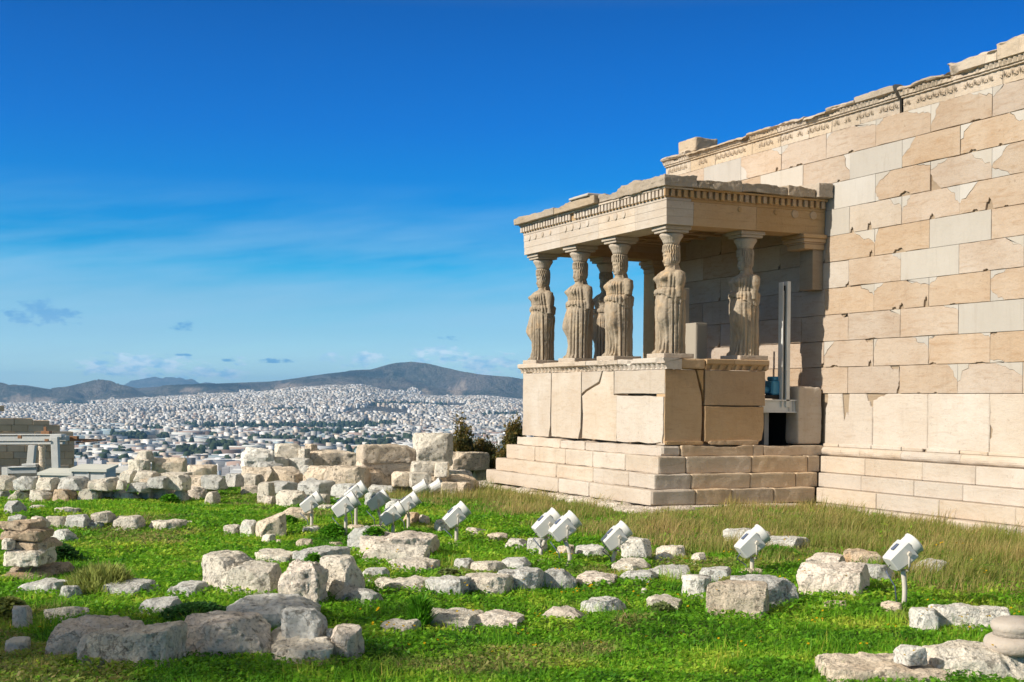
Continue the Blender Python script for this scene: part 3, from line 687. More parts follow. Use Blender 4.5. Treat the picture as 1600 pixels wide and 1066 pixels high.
def main_wall():
    b = MB(); mats = [M['old'], M['new'], M['pale'], M['core']]
    for r in range(1, 11):
        off = .72 if r % 2 else 0.0
        j = -5.9; js = [-5.9]
        k0 = -5
        xs = [-5.9] + [round(off + 1.4475 * k, 3) for k in range(-5, 12) if -5.7 < off + 1.4475 * k < XE] + [XE]
        for a, c in zip(xs[:-1], xs[1:]):
            key = min([k for k in SPEC if k[0] == r], key=lambda k: abs(k[1] - a)); s = SPEC[key] if abs(key[1] - a) < .1 else None
            bk = [k for k in BITES if k[0] == r and abs(k[1] - a) < .1]; bt = BITES[bk[0]] if bk else []
            inside = -PW < a < -.2 and rows[r + 1] < 4.6
            if s is None:
                s = {}
                if not inside:
                    if rnd.random() < .17: s = 'w'
                    else:
                        for nm in ('TL', 'TR', 'BL', 'BR'):
                            if rnd.random() < .22: s[nm] = (rnd.uniform(.12, .5), rnd.uniform(.1, .3), 'p')
                elif rnd.random() < .5: s = {'BR': (.1, .1, 'h')}
            if s != 'w' and not inside and not any(k in s for k in ('BL', 'BR')):
                for _ in range(rnd.choice((0, 1, 1, 2))):
                    bw = rnd.uniform(.04, .14); bp = rnd.uniform(a + .2, c - .2)
                    if not any(q[0] == 'B' and abs(q[1] - bp) < q[2] + bw + .05 for q in bt): bt = bt + [('B', bp, bw, rnd.uniform(.012, .05))]
            fr = (np.array(WF[0]) - np.array((0, rnd.uniform(0, .009), 0)), *WF[1:])
            if s == 'w': block(b, a, c, rows[r], rows[r + 1], fr, {}, mat=1, rim=.004, jit=.001, gap=.0025)
            else: block(b, a, c, rows[r], rows[r + 1], fr, s, bites=bt, mat=0 if rnd.random() < .86 else 2)
    # orthostates
    xs = [-5.9, -4.4, -2.9, -1.45, 0.02, 1.44, 2.89, 4.35, 5.8, 7.25, 8.7, 10.1, 11.6, 13.05, XE]
    for a, c in zip(xs[:-1], xs[1:]):
        if abs(c - (-1.45)) < .01 or abs(a + 1.45) < .01: pass
        cn, bt = {}, []
        if a == .02: cn = {'TL': (.10, .5, 'h'), 'TR': (.2, .25, 'h')}; bt = [('T', .66, .11, .42)]
        if a == 1.44: cn = {'TL': (.42, .12, 'h')}
        if a == 4.35: bt = [('L', .35, .12, .05)]
        if a == -.0: pass
        if -1.46 < a < 0 : continue
        block(b, a, c, 0.0 if a > -.1 else .3, .97, WF, cn, bites=bt, mat=2, rim=.014)
        # worn lip moulding at the foot of the orthostates
        if a > -.1 and rnd.random() < .9:
            q = a
            while q < c - .1:
                e = min(c, q + rnd.uniform(.4, 1.0))
                if rnd.random() < .72: b.box(q + .01, e - .01, D - .035, D + .02, -.035, .03 + rnd.uniform(-.01, .01), 2, .012, rc())
                q = e
    # rubble filling behind lost stone, body of the building
    b.box(-5.84, XE - .05, D + .035, D + .9, -1.25, 5.9, 3)
    b.box(-5.86, -5.2, D + .9, D + 9, -1.25, 5.85, 0, .02, rc())
    tpart(b, 'wall', mats, colors=True)
    # base: torus and three steps along the wall
    for nm, off, z0, z1, bev in (('wall_base', .11, -.20, -.035, .05), ('step', .27, -.505, -.205, .012), ('step', .45, -.768, -.508, .012), ('step', .615, -1.04, -.771, .012), ('foundation', .80, -1.5, -1.045, .03)):
        b = MB(); q = .02 + (off if off > .12 else .0)
        while q < XE:
            e = min(XE, q + rnd.uniform(1.1, 1.7) if nm != 'foundation' else q + rnd.uniform(.8, 1.4))
            if nm == 'wall_base':
                n = 9; P = np.zeros((8, n, 3)); xs_ = np.linspace(q + .003, e - .003, 8)
                for i, x in enumerate(xs_):
                    for k in range(n):
                        t = -math.pi / 2 + math.pi * k / (n - 1); P[i, k] = (x, D - off * .35 - off * .65 * math.cos(t) + .006 * math.sin(x * 9 + k), (z0 + z1) / 2 + (z1 - z0) / 2 * math.sin(t))
                b.grid(P, 0, col=rc()); b.box(q + .003, e - .003, D - off * .36, D + .1, z0, z1, 0, 0, rc())
            else: b.box(q + .003, e - .003, D - off - rnd.uniform(0, .012), D + .1, z0, z1, 0, bev, rc())
            q = e
        tpart(b, nm, [M['pale']], colors=True)
    # carved band along the wall top: pieces broken to different heights
    b = MB(); q = -6.05; i = 0
    TOP = [(-6.36, 6.34), (-5.4, 6.40), (-3.9, 6.30), (-2.6, 6.36), (-1.3, 6.38), (-.2, 6.33), (1.0, 6.42), (2.05, 6.45), (2.1, 6.36), (3.4, 6.40), (3.46, 6.52), (4.5, 6.50), (4.56, 6.60), (9, 6.6), (XE, 6.58)]
    for x0, x1 in [(-6.0, -4.9), (-4.9, -3.9), (-3.9, -2.5), (-2.5, -1.5), (-1.5, -.55), (-.55, .15), (.15, 1.0), (1.0, 2.08), (2.16, 3.44), (3.44, 4.55), (4.55, 6.0), (6.0, 7.5), (7.5, 9.1), (9.1, 11), (11, 13), (13, XE)]:
        h = np.interp((x0 + x1) / 2, *zip(*TOP)); col = rc(); n = max(6, int((x1 - x0) / .035)); worn = (x0 > 2.1 and x1 < 3.5)
        # profile (projection, z): anthemion field, bead, egg band, crowning fillet
        prof = [(.0, 5.935), (.0, 6.17), (.035, 6.18), (.035, 6.205), (.06, 6.215), (.095, 6.28), (.095, 6.30), (.13, 6.31), (.15, h - .05), (.155, h - .03), (.10, h), (-.25, h + .01)]
        rowsP = np.zeros((n, len(prof), 3)); xs_ = np.linspace(x0 + .006, x1 - .006, n)
        for k, (p, z) in enumerate(prof):
            cut = np.clip(fbm2(xs_ * 2.1 + k * .11, xs_ * 0 + k * .35, 40, 4) + (.10 if worn else -.30), 0, 1) * (.11 if k > 4 else .02)
            carve = .014 * np.abs(np.sin(xs_ * 21 + np.sin(xs_ * 3))) * (1 if k in (0, 1) else 0) + (.028 * (np.sin(xs_ * 60) > .1) if k in (5, 6) else 0) + (.012 * (np.sin(xs_ * 110) > 0) if k in (3,) else 0)
            hz = np.where(k >= 8, -.03 * np.clip(fbm2(xs_ * 3, xs_ * 0 + 2, 41, 3), 0, 1) - .015 * np.clip(vn(np.stack([xs_ * 9, xs_ * 0, xs_ * 0], 1), 3), 0, 1), 0)
            rowsP[:, k, 0] = xs_; rowsP[:, k, 1] = D - np.maximum(p - cut, -.02) + carve; rowsP[:, k, 2] = z + hz
        b.grid(rowsP, 0, col=col)
        b.box(x0 + .006, x1 - .006, D + .06, D + .5, 5.935, h - .05, 0, 0, col)
        for e_, s_ in ((rowsP[0], 1), (rowsP[-1], -1)):
            b.add(np.concatenate([e_, [(e_[0, 0], D + .3, h - .06), (e_[0, 0], D + .3, 5.935)]]), [list(range(len(e_) + 2))[::s_]], 0, col)
    # palmettes carved in the field
    x = -5.8
    while x < 9:
        if rnd.random() < .75:
            for dx, ln, an in ((0, .13, 0), (-.03, .10, -.45), (.03, .10, .45), (-.045, .06, -1.0), (.045, .06, 1.0)):
                c_ = np.array((x + dx + math.sin(an) * ln * .5, D - .012, 6.03 + math.cos(an) * ln * .5)); u = np.array((math.sin(an), 0, math.cos(an))) * ln / 2; w = np.array((math.cos(an), 0, -math.sin(an))) * .013
                b.add([c_ - u, c_ + w, c_ + u, c_ - w, c_ + np.array((0, -.022, 0))], [(0, 1, 4), (1, 2, 4), (2, 3, 4), (3, 0, 4)], 0, (.5, .5, .5))
        x += .165
    tpart(b, 'carved_band', [M['carved']], colors=True)
    b = MB(); wornbox(b, -5.46, -4.7, D - .02, D + .6, 6.36, 6.69, 0, rc(), 16, .02, 31, .02, 14); tpart(b, 'coping_block', [M['carved']], colors=True)
main_wall()

def porch():
    FR = ((0, 0, 0), (1, 0, 0), (0, 0, 1), (0, -1, 0)); SI = ((0, 0, 0), (0, 1, 0), (0, 0, 1), (1, 0, 0))
    mats = [M['pale'], M['new'], M['honey'], M['core']]
    b = MB()
    # parapet, south face: tall slabs, a diagonal crack, mended corner block
    S = lambda poly, mat=0, fr=FR, **k: slab(b, poly, fr, mat=mat, col=rc(), thick=.3, sd=rnd.randrange(50), **k)
    S([(-PW, 0), (-4.80, 0), (-4.72, .25), (-4.71, ZPB), (-PW, ZPB)], jit=.012)
    S([(-4.66, 0.02), (-3.42, 0), (-3.32, .22), (-3.31, ZPB), (-4.69, ZPB), (-4.69, .3)], jit=.012)
    S([(-3.29, .92), (-3.10, 1.0), (-2.55, 1.16), (-2.42, ZPB), (-3.29, ZPB)])
    S([(-3.25, .02), (-1.80, 0), (-1.80, .90), (-1.93, .90), (-1.93, ZPB), (-2.38, ZPB), (-2.50, 1.13), (-3.07, .97), (-3.27, .88), (-3.22, .5)], jit=.01)
    S([(-1.91, .92), (-.005, .92), (-.005, ZPB), (-1.91, ZPB)])
    slab(b, [(-1.78, 0), (-.02, 0), (-.004, .88), (-1.78, .90)], ((0, -.02, 0), *FR[1:]), mat=0, col=(.9, .1, .4), thick=.3, jit=.02)
    # east face
    b.box(-.30, -.002, .012, .03, 0.0, ZPB, 0)
    S([(.002, .03), (.78, .03), (.80, .5), (.78, .95), (.64, ZPB), (.002, ZPB)], 2, SI, jit=.008)
    S([(.80, .98), (.82, .80), (.82, ZPB), (.67, ZPB)], 2, SI)
    S([(.84, .72), (2.17, .72), (2.17, ZPB), (.84, ZPB)], 2, SI, jit=.008)
    S([(.84, .05), (1.0, .0), (1.95, .0), (2.10, .08), (2.15, .28), (2.14, .715), (.84, .715)], 2, ((.01, 0, 0), *SI[1:]), jit=.02)
    wornbox(b, .0, .05, .0, .8, .0, .07, 2, rc(), 10, .006, 4); wornbox(b, .0, .055, .92, 2.0, .0, .08, 2, rc(), 10, .012, 6)
    # core and west side, end block at the wall
    b.box(-PW + .02, -.30, .30, .42, -.2, ZPB, 3); b.box(-.32, -.12, .28, 2.10, -.2, ZPB, 3); b.box(-PW + .01, -PW + .32, .28, D, -.2, ZPB, 0, 0, rc())
    b.box(-PW + .02, -.30, .43, D - .01, .62, .70, 3)
    wornbox(b, -.42, .0, 2.92, D - .03, .0, 1.10, 0, rc(), 18, .012, 7, .05, 16)
    # base courses below the parapet
    b2 = MB(); q = -PW
    def course(mb, off, z0, z1, lens_s, lens_e, chip=.012, mat=0, mate=2, rag=0):
        q = -PW - off
        for L in lens_s:
            e = min(off, q + L); wornbox(mb, q + .004, e - .004, -off, .30, z0, z1, mat, rc(), 20, chip, rnd.randrange(99), rag, 19); q = e
            if q >= off - .01: break
        q = -off + .302 + off
        q = .304
        for L in lens_e:
            e = min(D - off if off > .2 else D - .05, q + L)
            if e - q < .1: break
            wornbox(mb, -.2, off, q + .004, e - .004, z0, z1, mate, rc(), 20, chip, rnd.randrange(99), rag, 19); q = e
    podium = tpart(b, 'porch_podium', mats, colors=True)
    course(b2, .10, -.2, -.012, (2.2, 1.1, 5), (1.55, .22, 3), .014, rag=.03)
    podbase = sharp(tpart(b2, 'podium_base', [M['pale'], M['new'], M['stepbrown_lit']], colors=True, smooth_=True))
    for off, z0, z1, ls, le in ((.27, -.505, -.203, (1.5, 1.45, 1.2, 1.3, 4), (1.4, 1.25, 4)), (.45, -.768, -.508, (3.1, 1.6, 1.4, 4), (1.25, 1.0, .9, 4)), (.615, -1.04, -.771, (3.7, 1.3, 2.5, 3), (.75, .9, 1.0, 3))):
        b3 = MB(); course(b3, off, z0, z1, ls, le, .010); sharp(tpart(b3, 'step', [M['pale'], M['new'], M['stepbrown_lit']], colors=True, smooth_=True))
    b4 = MB(); q = -PW - 1.3
    while q < .9:
        e = q + rnd.uniform(.7, 1.2); s = (q + PW + 1.3) / 8
        wornbox(b4, q + .01, e - .01, -.84 - rnd.uniform(0, .12) - .25 * (e > .2), .2, -1.62, -1.045, 0, rc(), 14, .035, rnd.randrange(99), .05, 8); q = e
    wornbox(b4, .3, .8, -.7, 2.6, -1.6, -1.046, 0, rc(), 16, .02, 3, 0, 10)
    wornbox(b4, -PW - 2.2, -PW - 1.1, -.6, .4, -1.6, -1.15, 0, rc(), 16, .04, 23, 0, 8)
    sharp(tpart(b4, 'foundation', [M['rk']], colors=True, smooth_=True))
    # crowning moulding of the parapet with egg pattern
    b5 = MB()
    def mould(axis, a0, a1, mat):
        n = int((a1 - a0) / .02); t = np.linspace(a0, a1, n)
        prof = [(.01, ZPB + .002), (.02, ZPB + .03), (.05, ZPB + .09), (.075, ZPB + .11), (.09, ZPB + .12), (.095, ZPB + .19), (.08, ZPT), (-.35, ZPT)]
        P = np.zeros((n, len(prof), 3)); col = rc()
        for k, (p, z) in enumerate(prof):
            egg = .036 * (np.sin(t * 36) > .1) if k in (1, 2) else 0
            w = np.clip(fbm2(t * 1.7, t * 0 + k * .2, 60, 4) - .15, 0, 1) * .09
            pr = (p + 0 * t) - egg - (w if k < 7 else 0)
            if axis == 0: P[:, k] = np.stack([t, -pr, np.full(n, z) - (.4 * w if k > 4 else 0)], 1)
            else: P[:, k] = np.stack([pr, t, np.full(n, z) - (.4 * w if k > 4 else 0)], 1)
        b5.grid(P, mat, col=col)
        for e_, s_ in ((P[0], 1), (P[-1], -1)):
            ex = np.array([(e_[0, 0], .3, ZPT), (e_[0, 0], .3, ZPB)]) if axis == 0 else np.array([(-.3, e_[0, 1], ZPT), (-.3, e_[0, 1], ZPB)])
            b5.add(np.concatenate([e_, ex]), [list(range(len(e_) + 2))[::s_]], mat, col)
    for a0, a1 in ((-PW - .09, -4.9), (-4.895, -2.95), (-2.93, -1.62), (-1.61, .09)): mould(0, a0, a1, 0)
    wornbox(b5, -.3, .075, .02, .82, ZPB + .01, ZPT - .004, 2, rc(), 12, .014, 5); mould(1, .83, 1.42, 2); mould(1, 1.43, 2.19, 2)
    wornbox(b5, -.3, .05, 2.12, 2.22, ZPB + .02, ZPT - .01, 2, rc(), 10, .02, 15)
    b5.box(-PW - .05, -.28, .30, .55, ZPB + .03, ZPT - .003, 0, 0, rc()); b5.box(-.55, -.28, .5, 2.17, ZPB + .03, ZPT - .003, 0, 0, rc()); b5.box(-PW - .06, -PW + .5, .3, D - .02, ZPB, ZPT - .003, 0, 0, rc())
    tpart(b5, 'egg_moulding', mats, colors=True)
    # ---------------- architrave
    b6 = MB(); BT = .56
    zz = [ZAB, ZAB + .15, ZAB + .29, ZAT]
    jf = [-PW, -4.35, -2.62, -1.15, 0.0]
    CC = {}
    def rcb(k): return CC.setdefault(k, (rnd.random(), rnd.random(), rnd.random()))
    for i in range(3):
        pr = .0 + .006 * i
        for a, c in zip(jf[:-1], jf[1:]):
            b6.box(a + (.002 if a > -PW else -pr), c - .002 + (pr if c == 0 else 0), -pr, BT, zz[i] + (.0006 * i), zz[i + 1], 0, .0015, rcb(a))
        for a, c in ((BT + .002, 1.92), (1.924, D - .02)):
            b6.box(-BT, pr, a, c, zz[i], zz[i + 1], 2, .0015, rcb(('e', a)))
        b6.box(-PW - pr, -PW + BT, BT + .002, D - .02, zz[i], zz[i + 1], 2, .006, rc())
    # fractured corner of the east beam, round bosses on the upper fascia
    for (t, r_) in [(-5.86, .075), (-5.55, .072), (-5.18, .06), (-4.80, .055), (-4.08, .075), (-3.78, .078), (-3.45, .08), (-3.08, .07), (-2.2, .06), (-1.9, .08), (-1.58, .08)]:
        b6.add(*disc((t, -.0165, ZAB + .355), (1, 0, 0), (0, 0, 1), (0, -1, 0), r_ * .9, .014), 0, rc())
    for (t, r_) in [(1.55, .05), (2.35, .05), (2.78, .085), (3.20, .085)]:
        b6.add(*disc((.0165, t, ZAB + .355), (0, 1, 0), (0, 0, 1), (1, 0, 0), r_ * .9, .014), 2, rc())
    arch = tpart(b6, 'architrave', mats, colors=True)
    # dentils between two bands
    b7 = MB(); z1 = ZAT; 
    b7.box(-PW - .022, .022, -.022, .5, z1 + .002, z1 + .05, 0, .004, rc()); b7.box(-.5, .021, .502, D - .02, z1 + .002, z1 + .05, 2, .004, rc()); b7.box(-PW - .021, -PW + .5, .502, D - .02, z1 + .002, z1 + .05, 2, .004, rc())
    b7.box(-PW - .028, .028, -.028, .5, z1 + .052, z1 + .20, 2, 0, rc()); b7.box(-.5, .027, .502, D - .02, z1 + .052, z1 + .20, 2, 0, rc()); b7.box(-PW - .027, -PW + .5, .502, D - .02, z1 + .052, z1 + .20, 2, 0, rc())
    x = -PW - .07
    while x < .06:
        if rnd.random() < .96: b7.box(x, x + .082, -.085 + rnd.uniform(0, .008), -.028, z1 + .058 + rnd.uniform(0, .01), z1 + .196, 0, .008, rc())
        x += .132
    y = -.085
    while y < D - .15:
        if rnd.random() < .97: b7.box(.028, .085 - rnd.uniform(0, .008), y, y + .078, z1 + .058 + rnd.uniform(0, .01), z1 + .196, 2, .008, rc())
        y += .132
    b7.box(-PW - .095, .095, -.095, .5, z1 + .198, z1 + .235, 0, .004, rc()); b7.box(-.5, .094, .502, D - .02, z1 + .198, z1 + .235, 2, .004, rc()); b7.box(-PW - .094, -PW + .5, .502, D - .02, z1 + .198, z1 + .235, 2, .004, rc())
    tpart(b7, 'dentil_band', mats, arch, colors=True, loc=-Vector(arch.location) * 0)
    # projecting cornice, broken and weathered
    b8 = MB(); zc = z1 + .236
    for (a, c, o_, h, am, zu) in [(-PW - .15, -5.15, .20, .15, .012, .03), (-5.14, -4.3, .20, .15, .012, .04), (-4.29, -3.55, .19, .17, .015, .05), (-3.54, -2.45, .21, .17, .012, .02), (-2.44, -1.62, .12, .18, .028, .07), (-1.62, -.72, .14, .21, .028, .06), (-.73, .17, .15, .25, .028, .07)]:
        wornbox(b8, a, c, -o_, .55, zc, zc + h, 3, rc(), 34, am, rnd.randrange(200), zu, 22)
    b8.box(-3.45, -2.62, -.26, .1, zc + .17, zc + .215, 1, .01, rc()); b8.box(-3.40, -2.7, -.2, .1, zc + .215, zc + .24, 1, .01, rc())
    for (a, c, o_, h, am, zu) in [(.555, 1.5, .17, .21, .028, .06), (1.5, 2.5, .18, .18, .028, .05), (2.5, 3.12, .2, .19, .025, .04), (3.13, D - .02, .28, .28, .03, .0)]:
        wornbox(b8, -.6, o_, a, c, zc, zc + h, 3, rc(), 34, am, rnd.randrange(200), zu, 22)
    wornbox(b8, -PW - .15, -PW + .6, .56, D - .02, zc, zc + .17, 2, rc(), 26, .02, 77, .04, 22)
    sharp(tpart(b8, 'cornice', [M['pale'], M['new'], M['honey'], M['cornice']], arch, colors=True, smooth_=True))
    # ceiling with coffers and roof slab
    b9 = MB(); b9.box(-PW + .5, -.5, .5, D - .01, ZAT + .06, ZAT + .28, 2, 0, rc())
    for i in range(9):
        x = -PW + .56 + i * .625; b9.box(x, x + .13, .56, D - .02, ZAT - .08, ZAT + .059, 2, .01, rc())
    for j in range(5):
        y = .56 + j * .68; b9.box(-PW + .56, -.56, y, y + .12, ZAT - .05, ZAT + .055, 2, .01, rc())
    wornbox(b9, -PW - .1, .05, .3, D - .02, zc + .05, zc + .16, 0, rc(), 26, .02, 9, .02, 22)
    tpart(b9, 'ceiling', mats, colors=True)
    # pilasters where the porch meets the wall
    for sx in (0, 1):
        c = MB(); x0, x1 = (-.56, -.0) if sx == 0 else (-PW, -PW + .5)
        for (o_, z0, z1_) in ((.0, ZAB - .28, ZAB - .18), (.02, ZAB - .179, ZAB - .15), (.05, ZAB - .149, ZAB - .08), (.08, ZAB - .079, ZAB - .002)):
            c.box(x0 - o_, x1 + o_ * (1 if sx == 0 else .4), 3.02 - o_, D - .012, z0, z1_, 2, .008, rc())
        if sx: c.box(x0, x1, 3.03, D - .012, ZPT, ZAB - .281, 2, .01, rc())
        else: c.box(x0 + .1, x1 - .05, 3.25, D - .012, 2.95, ZAB - .281, 3)
        tpart(c, 'pilaster', mats, colors=True)
    # shade under the floor beside the end block, set in as a near-black box
    c = MB(); c.box(-2.2, -.45, 3.2, D + .04, -.19, .62, 0); tpart(c, 'cavity_shade', [M['dark']])
    c = MB(); c.box(-.8, -.5, 2.5, 2.6, -.15, .62, 0); tpart(c, 'prop', [M['steelgrey']])
def disc(c, U, V, N, r, h, n=18):
    c, U, V, N = [np.array(q, float) for q in (c, U, V, N)]; t = np.linspace(0, 2 * np.pi, n, endpoint=False)
    ring = lambda rr, hh: c + rr * (np.cos(t)[:, None] * U + np.sin(t)[:, None] * V) + N * hh
    v = np.concatenate([ring(r, -.004), ring(r, h * .7), ring(r * .85, h)])
    flip = np.dot(np.cross(U, V), N) < 0
    F = [(k * n + i, k * n + (i + 1) % n, (k + 1) * n + (i + 1) % n, (k + 1) * n + i) for k in (0, 1) for i in range(n)] + [tuple(2 * n + i for i in range(n))]
    return v, [f[::-1] if flip else f for f in F]
porch()

# things standing in the porch
s = empty('steel_post', (-.06, 2.68, .70), 'tall white steel channel post standing in the porch opening', 'post')
b = MB(); b.box(-.14, .0, .005, .085, 0, 2.38, 0, .004); b.obj('column', M['steelwhite'], s)
b = MB(); b.box(-.14, .0, -.095, -.082, 0, 2.36, 0, .002); b.obj('flange', M['steelwhite'], s)
b = MB(); b.box(-.135, -.06, -.081, .004, .02, 2.3); b.obj('channel_shade', M['dark'], s)  # near-black strip painting in the shade inside the channel
b = MB(); b.tube([(-.04, -.05, .1), (-.04, -.05, 2.2)], .012, 8); b.obj('chain', M['steelgrey'], s)
b = MB(); s = empty('floor_beam', (-.12, 2.9, .62), 'pale steel beam spanning the gap beside the porch end block', 'beam')
b.box(-.02, .02, -.74, .06, .0, .20); b.obj('web', M['steelwhite'], s)
b = MB(); b.box(-.6, .06, -.76, .05, .201, .225); b.obj('flange', M['steelwhite'], s)
b = MB(); b.box(-.1, .06, -.74, .05, -.02, -.001); b.obj('flange', M['steelwhite'], s)
b = MB(); b.box(-.015, .03, -.14, -.11, .0, .20); b.box(-.015, .03, -.05, -.02, .0, .2); b.obj('stiffener', M['steelgrey'], s)
s = empty('hoist', (-.30, 2.42, .86), 'small blue hoist machine on the steel beam in the porch', 'machine')
b = MB(); b.box(-.16, .16, -.3, .22, .0, .07, 0, .01); b.obj('bed', M['dark'], s)
b = MB(); b.box(-.12, .16, .0, .22, .07, .34, 0, .03); b.box(-.1, .12, .05, .2, .34, .42, 0, .02); b.obj('motor', M['blue'], s)
b = MB(); b.tube([(0, -.26, .16), (0, .0, .16)], .07, 12); b.obj('drum', M['blue'], s)
b = MB(); b.box(-.1, .1, -.3, -.1, .30, .36, 0, .01); b.obj('tray', M['blue'], s)
s = empty('cabinet', (-1.35, 1.42, .70), 'pale cream cabinet standing on the porch floor behind the corner statue', 'cabinet')
b = MB(); b.box(-.3, .3, -.13, .13, .0, 1.60, 0, .01); b.obj('body', M['panel'], s)
b = MB(); b.box(.301, .312, -.11, .11, .05, 1.56, 0, .003); b.obj('door', M['panel'], s)
s = empty('board', (-1.6, 1.30, .70), 'tall pale board standing upright beside the cabinet', 'board')
b = MB(); b.box(-.03, .03, -.16, .16, .0, 2.3, 0, .006); b.obj('sheet', M['panel'], s)
b = MB(); b.box(-.12, .12, -.2, .2, .0, .05, 0, .01); b.obj('foot', M['steelgrey'], s)
# ------------------------------------------------------------------ maiden statues carrying the porch
def statue_body(flip=1, seed=1, armcut=1.02, hair=1.0):
    N, Mr = 200, 260; H = 1.97
    z = np.linspace(0, H, Mr); th = np.linspace(0, 2 * np.pi, N, endpoint=False)
    zs = [0, .04, .25, .55, .8, .98, 1.08, 1.18, 1.28, 1.38, 1.46, 1.515, 1.55, 1.59, 1.635, 1.66, 1.70, 1.76, 1.82, 1.88, 1.93, 1.97]
    aa = [.228, .225, .225, .238, .258, .262, .256, .240, .236, .232, .225, .185, .115, .082, .078, .082, .098, .108, .113, .118, .118, .120]
    bb = [.20, .195, .19, .20,  .205, .20, .195, .188, .184, .184, .172, .145, .105, .088, .085, .100, .118, .125, .125, .125, .122, .120]
    a = np.interp(z, zs, aa)[:, None]; b = np.interp(z, zs, bb)[:, None]
    Z = z[:, None] * np.ones((1, N)); T = np.ones((Mr, 1)) * th[None]
    ct, st_ = np.cos(T), np.sin(T)                              # front is st = -1
    r = ((np.abs(ct) / a) ** 2.3 + (np.abs(st_) / b) ** 2.3) ** (-1 / 2.3)
    def circ(cx, cy, rad):                                       # star-shaped union with a round limb
        d = cx * ct + cy * st_; disc_ = rad ** 2 - (cx ** 2 + cy ** 2 - d ** 2)
        return np.where(disc_ > 0, d + np.sqrt(np.maximum(disc_, 0)), 0)
    fr = np.exp(-((np.angle(np.exp(1j * (T + np.pi / 2)))) / .9) ** 2)
    ang = np.angle(np.exp(1j * (T + np.pi / 2))) * flip           # 0 at the front, + on the figure's side of the free leg
    # free leg: thigh and knee press through the cloth
    leg = np.exp(-((ang - .55) / .42) ** 2); knee = leg * (.085 * np.exp(-((Z - .62) / .16) ** 2) + .05 * np.exp(-((Z - .85) / .2) ** 2) - .02 * np.exp(-((Z - .25) / .18) ** 2))
    foot = np.exp(-((ang - .5) / .3) ** 2) * .05 * smooth(.09, .02, Z) + np.exp(-((ang + .45) / .3) ** 2) * .05 * smooth(.09, .02, Z)
    r = r + knee + foot
    calm = 1 - .9 * np.exp(-((ang - .55) / .48) ** 2) * smooth(.10, .3, Z) * smooth(1.02, .9, Z)
    ph = 3 * vn(np.stack([T.ravel() * 1.2, Z.ravel() * .5, Z.ravel() * 0], 1), seed).reshape(T.shape)
    fl = np.abs(np.sin(T * 10 + .35 * ph)) ** .65 - .55
    fl += .4 * (np.abs(np.sin(T * 17 + ph)) - .5)
    r = r + .052 * fl * calm * smooth(1.06, .9, Z) * (.55 + .45 * smooth(.8, .2, Z))
    # overfold with its wavy hem and the pouch above the belt
    hem = 1.02 + .045 * np.cos(ang * 1.0 + .4) + .03 * np.abs(np.sin(T * 7 + ph)) - .10 * np.exp(-((np.abs(ang) - 1.6) / .5) ** 2)
    over = smooth(0, .012, Z - hem) * smooth(1.24, 1.15, Z)
    r = r + .024 * over + .012 * np.exp(-((Z - 1.13) / .04) ** 2)
    r = r - .018 * np.exp(-((Z - 1.195) / .018) ** 2)
    r = r + .020 * (np.abs(np.sin(T * 13 + 1.6 * ph)) - .5) * smooth(.98, 1.08, Z) * smooth(1.47, 1.38, Z)
    # breast, V of the neckline, shoulder cloth
    for s in (-1, 1): r = r + .050 * np.exp(-((ang - s * .52) / .28) ** 2 - ((Z - 1.36) / .06) ** 2)
    r = r - .012 * np.exp(-((np.abs(ang) - (Z - 1.38) * 3.0) / .08) ** 2) * smooth(1.36, 1.4, Z) * smooth(1.54, 1.5, Z)
    # upper arms hanging, broken off at the elbow
    for s, cut in ((-1, armcut), (1, armcut + .07 * math.sin(seed * 3))):
        rad = np.interp(z, [cut - .02, cut, 1.2, 1.40, 1.48, 1.53, 1.55], [0, .052, .060, .074, .078, .03, 0])[:, None]
        off = np.interp(z, [1.0, 1.3, 1.5], [.275, .262, .22])[:, None]
        c = circ(s * off, .02 + 0 * off, rad * np.ones((1, N))) * (rad > .001); r = np.maximum(r, c)
    # long hair falling on the back, braids in front of the shoulders
    rad = np.interp(z, [1.18, 1.28, 1.5, 1.66, 1.74], [.0, .06, .075, .065, .03])[:, None] * hair; c = circ(0 * rad, .075 + 0 * rad, rad * np.ones((1, N))) * (rad > .01); r = np.maximum(r, c + .006 * np.sin(T * 26) * (c > 0))
    for s in (-1, 1):
        rad = np.interp(z, [1.38, 1.42, 1.6, 1.68, 1.71], [.0, .018, .022, .02, 0])[:, None]; o_ = np.interp(z, [1.4, 1.6, 1.7], [.115, .07, .075])[:, None]
        c = circ(s * o_, -.05 * np.ones_like(o_) * (Z[:, :1] < 1.58) + .02, rad * np.ones((1, N))) * (rad > .01); r = np.maximum(r, c)
    # face
    face = np.exp(-(ang / .5) ** 2); hd = smooth(1.63, 1.66, Z) * smooth(1.9, 1.86, Z)
    r = r + hd * (.030 * np.exp(-(ang / .12) ** 2) * smooth(1.79, 1.715, Z) * smooth(1.70, 1.713, Z) - .016 * np.exp(-((np.abs(ang) - .32) / .16) ** 2 - ((Z - 1.785) / .017) ** 2)
                  + .010 * np.exp(-(ang / .55) ** 2 - ((Z - 1.815) / .012) ** 2) - .010 * np.exp(-(ang / .25) ** 2 - ((Z - 1.688) / .005) ** 2) + .009 * np.exp(-(ang / .2) ** 2 - ((Z - 1.697) / .007) ** 2) + .014 * np.exp(-(ang / .22) ** 2 - ((Z - 1.662) / .014) ** 2))
    hairm = smooth(1.845, 1.86, Z) + smooth(.75, 1.0, np.abs(ang)) * smooth(1.68, 1.74, Z); r = r + np.clip(hairm, 0, 1) * (.010 + .009 * np.sin(T * 22 + np.sin(Z * 60))) * smooth(1.97, 1.94, Z)
    P = np.stack([r * ct, r * st_, Z], -1)
